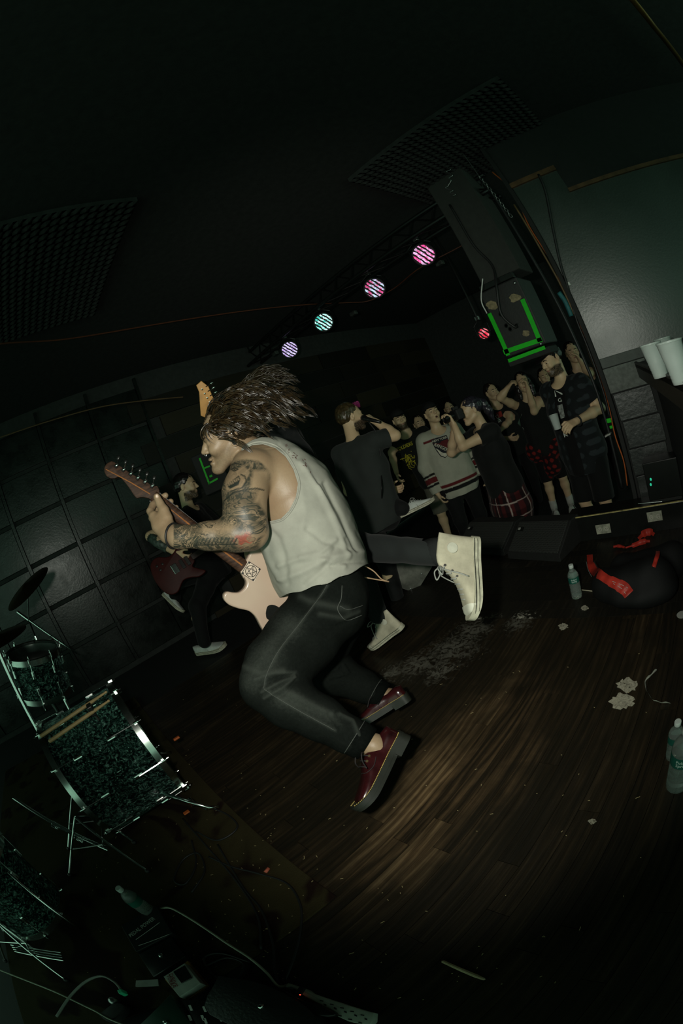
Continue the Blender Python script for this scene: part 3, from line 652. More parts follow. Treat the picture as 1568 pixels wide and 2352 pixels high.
# beaded necklace and wrist cord
nk = [(541, 1053), (546, 1044), (554, 1034), (563, 1025), (573, 1017)]
for x, y in spline(nk, 3): MB().ell(at(x, y, 1.595), np.eye(3), (.0034,) * 3, 8, 6).build('necklace_bead', M['silver'], G1, smooth=True)
wa, wb = at(388, 1229, 1.53), at(402, 1230, 1.51); wd = unit(wb - wa); w1 = unit(np.cross(wd, [0, 0, 1])); w2 = np.cross(wd, w1)
MB().tube([at(399, 1231, 1.515) + .0435 * (math.cos(a) * w1 + math.sin(a) * w2) for a in np.linspace(0, 2 * math.pi, 32, endpoint=False)], .0042, 8, closed=True).build('wrist_cord', M['rubber'], G1, smooth=True)
# ---- hair: a dark cap and swept locks
HF = Field(.006, .02); HF.ell(Qh(-14, 0, 54), HA, np.array([92, 82, 84]) * .00099, .02); HF.ell(Qh(-42, 0, 22), HA, np.array([62, 76, 62]) * .00099, .03)
HV, HFc = HF.mesh(); N_ = vnormals(HV, HFc); HV = HV + N_ * (.004 * vnoise(HV, 260, 3))[:, None]
def hair_mat(name, c1, c2, rough=.28):
    t = NT(name); c = t.coord(); n = t.noise(c, 55, 4).outputs[0]; t.set(col=t.ramp(n, [(.35, c1), (.7, c2)]), rough=rough, spec=.65); return t.m
M['hair'] = hair_mat('dark brown wavy hair', (.005, .0035, .002), (.048, .030, .012))
hair = npmesh('hair', HV, HFc, M['hair'], G1)
hs = MB(); ir = unit(at(640, 1010, 1.6) - at(540, 1010, 1.6)); iu = unit(at(590, 900, 1.6) - at(590, 1010, 1.6)); ik = unit(CO - HC); rg = np.random.default_rng(12)
for i in range(190):
    a, b = rg.random() * 2 * math.pi, rg.random(); ph = math.acos(1 - 1.2 * b)
    n = math.sin(ph) * math.cos(a) * HA[0] + math.sin(ph) * math.sin(a) * HA[1] + math.cos(ph) * HA[2]
    p = HC + .99e-3 * (-12 * HA[0] + 48 * HA[2]) + n * .080
    L = .13 + .13 * rg.random() + .04 * max(0, -float(n @ HA[0])); d = unit(n * .75 + ir * .55 + iu * .12 + rg.normal(size=3) * .10); P = [p - n * .012]; ph0 = rg.random() * 6.28; cw = .016 + .016 * rg.random()
    swing = .26 + .14 * rg.random(); nw = 4.5 + 3 * rg.random()
    for q in range(11):
        u = q / 10; d = unit(d + swing * (ir * (.95 - .45 * u) + iu * (.30 - 1.15 * u) - HA[0] * .1 + ik * .12) + .05 * rg.normal(size=3)); c_ = cw * (.25 + .75 * u) * .42
        P.append(P[-1] + d * L / 11 + c_ * (math.cos(ph0 + nw * u) * iu + math.sin(ph0 + nw * u) * ik))
    P = np.array(P); tt = np.linspace(0, 1, len(P))
    if proj(P)[:, 0].min() < 455: continue
    for q in range(6):
        o = rg.normal(size=3) * .0075; w = .0026 * (.7 + .8 * rg.random()); X_ = P + o * (1 - .75 * tt[:, None]) + (.0025 * np.sin(tt * 14 + q))[:, None] * iu
        hs.tube(X_, w * (1.02 - tt ** 2), 4, caps=False)
for i in range(46):                                                     # fringe blown across the forehead and cheek
    y = near * (8 + 68 * rg.random()); p = Qh(70 + 24 * rg.random() - abs(y) * .35, y, 84 - 18 * rg.random()); d = unit(HA[0] * .4 + HA[2] * .1 + rg.normal(size=3) * .15); P = [p]; L = .05 + .045 * rg.random(); back = rg.random() < .65
    for s in range(7):
        d = unit(d + (-HA[2] * .42 - HA[0] * (.34 if not back else .75)) * .8 + rg.normal(size=3) * .10 + ir * (.35 if back else 0)); P.append(P[-1] + d * L / 6)
    if proj(np.array(P))[:, 0].min() < 452: continue
    w = .0026 * (.5 + rg.random()); hs.tube(P, [w, w, w, w * .8, w * .7, w * .5, w * .3, w * .1], 4, caps=False)
hs.build('hair_locks', M['hair'], hair, smooth=True)
# ---- tank top
S = Field(.0048, .03)
for c in torso: pxchain(S, [(x, y, t + .0, r + 8) for x, y, t, r in c] + [(752, 1350, c[0][2] + .02, 88)], .09)
pxchain(S, [(592, 1082, 1.56, 46), (640, 1092, 1.63, 62), (676, 1150, 1.64, 66)], .05); pxchain(S, [(578, 1044, 1.64, 40), (606, 1058, 1.66, 50), (640, 1075, 1.70, 58)], .04); pxchain(S, [(600, 1052, 1.63, 30), (584, 1078, 1.56, 42)], .04)
pxchain(S, [(690, 1230, 1.60, 66), (740, 1320, 1.60, 74)], .08)
SV, SF = S.mesh(inflate=.004); SV = relax(SV, SF, 3, .5); SN = vnormals(SV, SF); SP = proj(SV); ST = np.linalg.norm(SV - CO, axis=1)
fold = np.zeros(len(SV))
for line, w, a in (([(650, 1330), (700, 1310), (760, 1280), (830, 1268)], 9, .009), ([(640, 1300), (680, 1285), (730, 1282), (790, 1300)], 7, .007), ([(700, 1345), (740, 1310), (770, 1262)], 7, -.006), ([(612, 1210), (640, 1240), (655, 1290), (660, 1340)], 8, -.006),
                   ([(600, 1235), (618, 1290), (640, 1330)], 6, .007), ([(690, 1060), (735, 1130), (775, 1215), (800, 1280)], 6, .007), ([(660, 1035), (705, 1080), (750, 1150), (790, 1230)], 5, .006), ([(640, 1022), (690, 1062), (728, 1110)], 5, -.006), ([(745, 1110), (785, 1190), (818, 1265)], 5, -.007),
                   ([(690, 1120), (700, 1180), (690, 1230)], 10, .004), ([(705, 1215), (745, 1245), (800, 1262)], 6, -.005), ([(770, 1240), (735, 1270), (690, 1278)], 6, .006), ([(760, 1300), (800, 1290), (832, 1290)], 5, -.006)):
    fold += a * np.exp(-(linedist(SP, line) / w) ** 2)
SV = SV + SN * (fold + .0022 * vnoise(SV, 42, 5))[:, None]; SP = proj(SV)
val = np.full(len(SV), -50.0)
hole = [(545, 1052), (560, 1030), (580, 1021), (604, 1019), (632, 1028), (656, 1048), (674, 1078), (684, 1110), (679, 1142), (664, 1172), (645, 1191), (612, 1199), (580, 1196), (540, 1180), (500, 1120)]
val = np.maximum(val, np.where(ST < 1.72, -polydist(SP, hole), -50))
hem = np.interp(SP[:, 0], [560, 640, 690, 760, 800, 845, 900], [1395, 1372, 1357, 1336, 1318, 1296, 1280])
val = np.maximum(val, SP[:, 1] - hem - 2 * np.sin(SP[:, 0] / 9))
neck = polydist(SP, [(500, 1000), (552, 1030), (562, 1021), (580, 1010), (600, 1004), (622, 1004), (622, 940), (500, 940)])
val = np.maximum(val, -neck); val = np.maximum(val, 552 - SP[:, 0])
SV2, SF2 = clip(SV, SF, val)
def cloth(name, col, rough=.85, var=.12, weave=700, bump=.15, sheen=.0, spec=.2):
    t = NT(name); c = t.coord(); n = t.noise(c, 14, 5, .6).outputs[0]; f = t.noise(c, weave, 2).outputs[0]
    a = t.ramp(n, [(.3, tuple(x * (1 - var) for x in col)), (.7, tuple(min(1, x * (1 + var)) for x in col))])
    t.set(col=t.mix(t.math('MULTIPLY', f, .25), a, tuple(x * .6 for x in col)), rough=rough, spec=spec, sheen=sheen); t.bump(f, bump, .002); return t.m
M['tank'] = cloth('off white jersey cloth', (.315, .315, .27))
tank = npmesh('tank_top', SV2, SF2, M['tank'], G1, solid=.003)
#hemln = MB().tube([onp for onp in [at(x, y - 1.5, 1.6) for x, y in ()]] or [at(0, 0, 9), at(1, 0, 9)], .0001, 3) if False else None
def bind(line, r_):
    bt_ = BVHTree.FromPolygons(SV2.tolist(), SF2.tolist()); P = []
    for x, y in spline(line, 8):
        d = dw(x, y); h_ = bt_.find_nearest(Vector(at(x, y, 1.62).tolist())); hit = bt_.ray_cast(Vector(CO.tolist()), Vector(d.tolist())); p = np.array(hit[0]) if hit[0] else np.array(h_[0])
        if np.linalg.norm(p - CO) > 1.78: continue
        P.append(p - .001 * d)
    P = np.array(P)
    for _ in range(3): P[1:-1] = (P[:-2] + 2 * P[1:-1] + P[2:]) / 4
    return MB().tube(P, r_, 6).build('armhole_binding', M['tank'], tank, smooth=True)
bind([(563, 1026), (581, 1017), (605, 1015), (634, 1024), (659, 1045), (678, 1077), (688, 1110), (683, 1144), (668, 1174), (647, 1195), (614, 1203)], .0036)
# back print of small dark red lettering
pr = MB(); bv = BVHTree.FromPolygons(SV2.tolist(), SF2.tolist())
for q in range(22):
    x0 = 655 + 58 * rg.random(); y0 = 1022 + (x0 - 655) * 1.02 + rg.normal() * 6
    for (x, y) in ((x0, y0),):
        d = dw(x, y); h = bv.ray_cast(Vector(CO.tolist()), Vector(d.tolist()))
        if h[0]:
            nn = np.array(h[1]); nn = nn if nn @ d < 0 else -nn; A = frame(np.cross(nn, d) + rg.normal(size=3) * .4, nn); pr.box(np.array(h[0]) + nn * .001, (.005 + .006 * rg.random(), .0016, .0012), A)
tag(pr.build('back_print', mat('faded red print', (.07, .03, .025), .8), tank), kind='stuff')
# ---- jeans
def denim(name, c1, c2, c3):
    t = NT(name); c = t.coord(); n = t.noise(c, 7, 5, .6).outputs[0]; f = t.noise(t.n('Mapping', {0: c, 3: (1, 1, 3)}).outputs[0], 420, 2).outputs[0]
    w = t.n('Attribute', attribute_name='wear').outputs['Fac']; cr = t.n('Attribute', attribute_name='crease').outputs['Fac']
    g_ = t.noise(c, 95, 5, .7).outputs[0]; a = t.ramp(t.math('ADD', t.math('ADD', t.math('MULTIPLY', n, .35), t.math('MULTIPLY', g_, .3)), t.math('MULTIPLY', w, .5)), [(.30, c1), (.56, c2), (.92, c3)])
    a = t.mix(t.ramp(cr, [(.0, (0, 0, 0)), (1, (.6, .6, .6))]), a, c3); a = t.mix(t.math('MULTIPLY', f, .55), a, c1)
    t.set(col=a, rough=.9, spec=.05); t.bump(f, .3, .002); return t.m
M['jeans'] = denim('washed black denim', (.003, .004, .0034), (.011, .0135, .0115), (.055, .063, .054))
J = Field(.0048, .03)
pxchain(J, [(742, 1322, 1.64, 76), (760, 1370, 1.66, 78)], .06); pxchain(J, [(742, 1322, 1.80, 76), (760, 1370, 1.80, 78)], .06)
pxchain(J, [(780, 1365, 1.64, 62), (776, 1392, 1.66, 66)], .05)
pxchain(J, [(745, 1400, 1.62, 84), (690, 1470, 1.56, 78), (640, 1530, 1.49, 72), (616, 1572, 1.46, 62)], .05)
pxchain(J, [(612, 1578, 1.455, 57), (665, 1612, 1.455, 60), (735, 1650, 1.46, 51), (800, 1688, 1.465, 41), (838, 1707, 1.465, 38)], .03)
pxchain(J, [(770, 1410, 1.82, 74), (735, 1480, 1.90, 62), (712, 1520, 1.95, 54)], .05)
pxchain(J, [(712, 1520, 1.95, 50), (765, 1545, 1.94, 50), (830, 1575, 1.92, 37), (878, 1598, 1.91, 30)], .03)
JV, JF = J.mesh(); JV = relax(JV, JF, 2, .5); JN = vnormals(JV, JF); JP = proj(JV); JT = np.linalg.norm(JV - CO, axis=1); nearj = JT < 1.72
fold = np.zeros(len(JV)); cre = np.zeros(len(JV))
for line, w, a in (([(600, 1590), (640, 1568), (676, 1552)], 4, .006), ([(606, 1604), (648, 1580), (678, 1556)], 4, .006), ([(598, 1575), (640, 1556), (682, 1548)], 4, -.006), ([(620, 1612), (655, 1592), (680, 1562)], 4, -.006), ([(585, 1560), (630, 1545), (680, 1545)], 4, .005),
                   ([(700, 1345), (715, 1375), (705, 1400)], 8, -.005), ([(690, 1370), (730, 1385), (800, 1400)], 8, .004), ([(735, 1410), (790, 1420), (825, 1405)], 6, .006), ([(720, 1440), (770, 1440), (815, 1420)], 6, -.005), ([(780, 1640), (810, 1655), (825, 1690)], 5, .006),
                   ([(755, 1640), (780, 1672), (785, 1700)], 5, -.005), ([(660, 1590), (700, 1610), (760, 1640)], 8, .004), ([(560, 1530), (600, 1545), (650, 1540)], 7, .003)):
    g = np.exp(-(linedist(JP, line) / w) ** 2) * nearj; fold += a * g; cre += (a > 0) * g * .8
for line, w, a in (([(775, 1555), (800, 1545), (790, 1530)], 4, .005), ([(760, 1565), (790, 1555)], 4, -.005), ([(740, 1550), (775, 1535)], 4, .005)): fold += a * np.exp(-(linedist(JP, line) / w) ** 2) * (~nearj)
wear = np.clip(1 - linedist(JP, [(650, 1440), (590, 1530), (575, 1560)]) / 60, 0, 1) * .55 + np.clip(1 - linedist(JP, [(640, 1600), (760, 1650)]) / 45, 0, 1) * .55 + np.clip(1 - linedist(JP, [(720, 1400), (680, 1440)]) / 40, 0, 1) * .2 + .25
for ln in ([(752, 1345), (735, 1370), (690, 1430), (640, 1495), (612, 1550), (606, 1580)], [(606, 1580), (640, 1605), (700, 1640), (770, 1678)]): cre = np.maximum(cre, np.exp(-(linedist(JP, ln) / 3.2) ** 2) * .9 * nearj); fold += .0015 * np.exp(-(linedist(JP, ln) / 3.0) ** 2) * nearj
JV = JV + JN * (fold + .0018 * vnoise(JV, 38, 8))[:, None]; JP = proj(JV)
val = np.full(len(JV), -50.0)
a1, a2 = at(790, 1680, 1.465), at(838, 1706, 1.465); ad = unit(a2 - a1); b1, b2 = at(840, 1580, 1.92), at(880, 1599, 1.91); bd = unit(b2 - b1)
val = np.maximum(val, np.where(nearj, (JV - a2) @ ad - .006, -1)); val = np.maximum(val, np.where(JT > 1.75, (JV - b2) @ bd - .004, -1) * (JP[:, 1] > 1480) - 50 * (JP[:, 1] <= 1480))
wear_d = dict(zip(map(tuple, np.round(JV, 5)), zip(wear, cre)))
JV2, JF2 = clip(JV, JF, val); wv = np.array([wear_d.get(tuple(p), (.35, 0)) for p in np.round(JV2, 5)])
jeans = npmesh('jeans', JV2, JF2, M['jeans'], G1, solid=.004, attrs={'wear': ('FLOAT', wv[:, 0]), 'crease': ('FLOAT', wv[:, 1])})
bj = BVHTree.FromPolygons(JV2.tolist(), JF2.tolist())
def onto(bvh, x, y, lift=.0015):
    d = dw(x, y); h = bvh.ray_cast(Vector(CO.tolist()), Vector(d.tolist()))
    if not h[0]: return None
    n = np.array(h[1]); n = n if n @ d < 0 else -n; return np.array(h[0]) + n * lift
def stitch(bvh, line, r, name, m, parent, n=10):
    P = [onto(bvh, x, y) for x, y in spline(line, n)]; P = [p for p in P if p is not None]
    if len(P) > 2: return MB().tube(P, r, 5).build(name, m, parent, smooth=True)
M['thread'] = mat('grey thread', (.06, .066, .058), .8)
stitch(bj, [(785, 1345), (783, 1375), (775, 1400), (795, 1424), (832, 1412)], .0016, 'pocket_stitching', M['thread'], jeans)
stitch(bj, [(780, 1392), (800, 1400), (834, 1390)], .0014, 'pocket_stitching', M['thread'], jeans)
stitch(bj, [(752, 1342), (735, 1370), (690, 1430), (640, 1495), (612, 1550), (606, 1580)], .0009, 'side_seam', M['thread'], jeans)
stitch(bj, [(606, 1582), (640, 1605), (700, 1640), (770, 1678)], .0009, 'side_seam', M['thread'], jeans)
# turned-up cuffs with pale selvedge edge
def cuff(a, d, r0, r1, L, name, parent, off):
    d = unit(d); e1 = unit(np.cross(d, [0, 0, 1])); e2 = np.cross(d, e1); mb = MB(); V = []; n = 36
    for i, (h, r) in enumerate(((-L, r0 * .98), (-L, r0 + .004), (-L * .5, (r0 + r1) / 2 + .005), (0, r1 + .004), (0, r1 - .004))):
        for k in range(n):
            t = 2 * math.pi * k / n; V.append(a + h * d + (r + .0018 * math.sin(5 * t + off)) * (math.cos(t) * e1 + math.sin(t) * e2))
    mb.add(V, [(i * n + k, i * n + (k + 1) % n, (i + 1) * n + (k + 1) % n, (i + 1) * n + k) for i in range(4) for k in range(n)]); o = mb.build(name, M['jeans'], parent, smooth=True)
    MB().tube([a - L * d + (r0 + .0045) * (math.cos(t) * e1 + math.sin(t) * e2) for t in np.linspace(0, 2 * math.pi, 40, endpoint=False)], .0016, 5, closed=True).build('cuff_edge', M['thread'], o, smooth=True)
cuff(at(844, 1709, 1.465), ad, .063, .058, .05, 'cuff', jeans, 0); cuff(at(882, 1600, 1.91), bd, .061, .057, .045, 'cuff', jeans, 2)
# ---- ankles and oxblood shoes
for ch in ([(820, 1700, 1.465, 29), (858, 1712, 1.455, 26), (872, 1722, 1.455, 25)], [(860, 1594, 1.91, 21), (893, 1600, 1.91, 18), (905, 1606, 1.91, 17)]):
    an = Field(.004, .01); pxchain(an, ch, .02); AV, AF = an.mesh(); npmesh('ankle', AV, AF, M['skinm'], G1)
def ox_mat():
    t = NT('polished oxblood leather'); c = t.coord(); n = t.noise(c, 12, 4).outputs[0]; t.set(col=t.ramp(n, [(.3, (.010, .0025, .003)), (.7, (.045, .007, .008))]), rough=t.ramp(n, [(.3, (.16,) * 3), (.7, (.26,) * 3)]), spec=.6, coat=.25); t.bump(t.noise(c, 60, 3).outputs[0], .06, .003); return t.m
M['ox'] = ox_mat(); M['solerub'] = mat('dark air cushioned sole', (.016, .018, .014), .45, var=.2); M['yellow'] = mat('yellow welt thread', (.50, .38, .10), .6); M['brass'] = mat('brass eyelet', (.55, .42, .2), .3, 1.0); M['dklace'] = mat('dark laces', (.015, .012, .012), .7)
heel = at(938, 1692, 1.475); toe = at(846, 1872, 1.415); fwd = unit(toe - heel); upv = unit(at(880, 1690, 1.46) - at(950, 1725, 1.46)); shA = frame(fwd, upv + .22 * unit(CO - heel))
shoe(G1, heel + .012 * shA[2], shA, np.linalg.norm(toe - heel) * 1.0, 'derby', [M['ox'], M['solerub'], M['yellow'], M['brass'], M['dklace']])
heel = at(940, 1602, 1.87); toe = at(838, 1664, 1.93); fwd = unit(toe - heel); upv = unit(at(880, 1590, 1.9) - at(905, 1640, 1.9)) + .2 * unit(CO - heel)
shoe(G1, heel, frame(fwd, upv), .285, 'derby', [M['ox'], M['solerub'], M['yellow'], M['brass'], M['dklace']])
# ================================================================ his guitar, back towards us
GO = at(575, 1312, 1.665); gh = at(300, 1108, 1.655); g1 = unit(gh - GO); g3 = unit(CO - GO); g3 = unit(g3 - g1 * (g3 @ g1)); g2 = np.cross(g3, g1)
tl = .10; g3, g2 = math.cos(tl) * g3 - math.sin(tl) * g2, math.cos(tl) * g2 + math.sin(tl) * g3
gp = lambda x, y, o=GO: onplane(x, y, o, g3)
GT = empty('electric_guitar', GO, 'pale pink electric guitar with black star plate, back turned, held by the leaping guitarist', 'guitar')
def gmat():
    t = NT('pale shell pink lacquer'); c = t.coord(); n = t.noise(c, 5, 3).outputs[0]; t.set(col=t.ramp(n, [(.3, (.46, .34, .26)), (.7, (.52, .39, .305))]), rough=.27, spec=.5, coat=.3); return t.m
M['pink'] = gmat()
ol = [(551, 1303), (556, 1295), (566, 1285), (574, 1268), (576, 1250), (580, 1228), (592, 1210), (610, 1204), (628, 1215), (642, 1240), (665, 1268), (700, 1290), (735, 1318), (757, 1362), (756, 1410), (730, 1455), (690, 1480), (645, 1480), (615, 1462), (600, 1440), (588, 1418), (572, 1404), (548, 1398), (527, 1390), (515, 1378), (514, 1366), (522, 1359), (536, 1361), (550, 1360), (562, 1350), (566, 1337), (559, 1322)]
OP = spline([gp(x, y) for x, y in ol + ol[:1]], 4)[:-1]
gb = MB().prism(OP, -g3 * .044, .008, 4).build('guitar_body', M['pink'], GT, auto=55)
for p_ in gb.data.polygons:
    if p_.loop_total > 6: p_.use_smooth = False
MB().prism([gp(x, y) + g3 * .001 for x, y in ((546, 1302), (562, 1290), (574, 1312), (560, 1328))], -g3 * .03, .003, 2).build('neck_heel', M['pink'], GT, auto=50)
plate = [gp(x, y) + g3 * .0005 for x, y in ((569, 1288), (598, 1307), (584, 1337), (553, 1316))]
pl = MB().prism(plate, g3 * .0022, .0008, 1).build('neck_plate', mat('cream plate', (.62, .50, .40), .35), GT)
# printed emblem on the plate: frame, ring and five-pointed star
pc = sum(plate) / 4 + g3 * .0032; e1 = unit(plate[1] - plate[0]); e2 = np.cross(g3, e1); W = np.linalg.norm(plate[1] - plate[0]); R_ = W * .37
em = MB(); bar = lambda a, b, w: em.box((a + b) / 2, (np.linalg.norm(b - a) + w, w, .0006), frame(b - a, g3))
sq = [pc + W * .455 * (i * e1 + j * e2) for i, j in ((-1, -1), (1, -1), (1, 1), (-1, 1))]
for i in range(4): bar(sq[i], sq[(i + 1) % 4], .0022)
em.tube([pc + R_ * (math.cos(a) * e1 + math.sin(a) * e2) for a in np.linspace(0, 2 * math.pi, 40, endpoint=False)], .0012, 4, closed=True)
star = [pc + R_ * (math.cos(.5 + 2 * math.pi * i * 2 / 5) * e1 + math.sin(.5 + 2 * math.pi * i * 2 / 5) * e2) for i in range(5)]
for i in range(5): bar(star[i], star[(i + 1) % 5], .0018)
for i in range(10):
    a = 2 * math.pi * i / 10; p = pc + R_ * .52 * (math.cos(a) * e1 + math.sin(a) * e2); bar(p, p + .004 * e1, .0013)
for i, j in ((-1, -1), (1, -1), (1, 1), (-1, 1)): em.lathe(pc + W * .40 * (i * e1 + j * e2), g3, [(.004, 0), (.004, .0008), (0, .0012)], 12)
em.build('plate_print', mat('black print', (.01, .01, .01), .5), pl)
MB().prism([gp(x, y) + g3 * .0003 for x, y in spline([(610, 1408), (613, 1394), (622, 1389), (633, 1391), (642, 1398), (640, 1412), (622, 1424), (612, 1420), (610, 1408)], 3)[:-1]], g3 * .0018).build('cover_plate', M['blackgloss'], GT)
# neck, skunk stripe, headstock, machine heads
def rose():
    t = NT('dark streaked neck wood'); c = t.coord(); n = t.n('TexNoise', {'Vector': t.n('Mapping', {0: c, 3: (18, 18, 90)}).outputs[0], 'Scale': 1.5, 'Detail': 4}).outputs[0]
    t.set(col=t.ramp(n, [(.3, (.018, .009, .006)), (.6, (.055, .027, .016)), (.8, (.10, .05, .03))]), rough=.6, spec=.2); return t.m
M['rose'] = rose(); M['stripe'] = mat('orange wood stripe', (.30, .11, .03), .6, var=.3, vs=40)
NB, NH = gp(560, 1302), gp(352, 1138); nd = unit(NH - NB); ns_ = np.cross(g3, nd); V = []; Fs = []; nn = 13
for i in range(12):
    u = i / 11; c = NB + (NH - NB) * u; w = .028 - .0065 * u
    for j in range(nn):
        a = math.pi * j / (nn - 1); V.append(c - g3 * .012 + ns_ * w * math.cos(a) + g3 * .020 * math.sin(a) ** .8)
for i in range(11):
    for j in range(nn - 1): Fs.append((i * nn + j, i * nn + j + 1, (i + 1) * nn + j + 1, (i + 1) * nn + j))
    Fs.append((i * nn, (i + 1) * nn, (i + 1) * nn + nn - 1, i * nn + nn - 1))
MB().add(V, Fs).build('neck', M['rose'], GT, smooth=True)
MB().box((NB + NH) / 2 - g3 * .0165, (np.linalg.norm(NH - NB), .052, .007), frame(nd, g3)).build('fretboard', mat('dark fretboard', (.02, .012, .008), .5), GT)
MB().tube([NB + nd * .01 + g3 * .0078, NB + nd * .28 + g3 * .0078, NH - nd * .07 + g3 * .0082], [.0034, .0034, .001], 6).build('neck_stripe', M['stripe'], GT)
hp = [(352, 1150), (366, 1132), (361, 1116), (352, 1117), (340, 1109), (300, 1087), (262, 1061), (252, 1061), (243, 1067), (239, 1079), (243, 1091), (252, 1098), (263, 1099), (272, 1095), (280, 1100), (296, 1120), (312, 1143), (322, 1142), (336, 1143)]
HO = gp(300, 1110) - g3 * .004
hd = MB().prism([onplane(x, y, HO, g3) for x, y in spline(hp + hp[:1], 3)[:-1]], -g3 * .014, .002, 2).build('headstock', M['rose'], GT, auto=50)
MB().tube([onplane(x, y, HO, g3) + g3 * .0004 for x, y in ((243, 1078), (268, 1091), (300, 1108), (345, 1135))], .0022, 6).build('headstock_stripe', M['stripe'], hd)
for i in range(6):
    u = i / 5; b = onplane(268 + 82 * u, 1070 + 46 * u, HO, g3); upd = unit(onplane(275 + 82 * u, 1040 + 46 * u, HO, g3) - b)
    tm = empty('machine_head', b); tm.parent = GT; tm.matrix_parent_inverse = world_of(GT).inverted()
    MB().box(b + g3 * .006, (.014, .020, .012), frame(nd, g3), .003).build('gear_case', M['blackgloss'], tm)
    MB().cyl(b + g3 * .006 + upd * .008, b + g3 * .006 + upd * .022, .0028, 8).build('peg_shaft', M['chrome'], tm)
    MB().ell(b + g3 * .006 + upd * .031, frame(upd, g3), (.011, .008, .004), 10, 7).build('peg_button', M['blackgloss'], tm, smooth=True)
    MB().lathe(b + g3 * .012, g3, [(.004, 0), (.004, .002), (0, .003)], 10).build('gear_screw', M['chrome'], tm)
# cord with frayed end dangling behind the hip
MB().tube(spline([at(838, 1300, 1.75), at(858, 1312, 1.76), at(876, 1330, 1.78), at(893, 1336, 1.8), at(870, 1332, 1.78), at(836, 1326, 1.75)], 6), .0028, 6).build('strap_cord', mat('tan cord', (.45, .30, .18), .8), G1, smooth=True)
# ================================================================ audience and the rest of the band
AUD = -.32
def vcloth():
    t = NT('dyed cloth'); c = t.coord(); f = t.noise(c, 380, 2).outputs[0]; n = t.noise(c, 12, 4).outputs[0]
    a = t.n('Attribute', attribute_name='dye').outputs['Color']; t.set(col=t.mix(t.math('MULTIPLY', n, .35), a, (.0, .0, .0)), rough=.85, spec=.2, sheen=.05); t.bump(f, .15, .002); return t.m
M['dye'] = vcloth()
def dyed(name, V, F, parent, col, fn=None, solid=0):
    C = np.ones((len(V), 4)); C[:, :3] = col
    if fn is not None: fn(V, C)
    return npmesh(name, V, F, M['dye'], parent, solid, {'dye': ('FLOAT_COLOR', C)})
def rotz(v, deg): a = math.radians(deg); return np.array([v[0] * math.cos(a) - v[1] * math.sin(a), v[0] * math.sin(a) + v[1] * math.cos(a), v[2]])
def folds(V, F, amp, sc, seed): N = vnormals(V, F); return V + N * (amp * vnoise(V * np.array([1, 1, .45]), sc, seed))[:, None]
M['eyes'] = mat('dark eyes', (.03, .025, .02), .25, var=.5, vs=200); M['maw'] = mat('inside of mouth', (.05, .008, .008), .5); HAIRS = {}
def hair_m(c):
    if c not in HAIRS: HAIRS[c] = hair_mat('hair %d' % len(HAIRS), tuple(x * .4 for x in c), c, .35)
    return HAIRS[c]
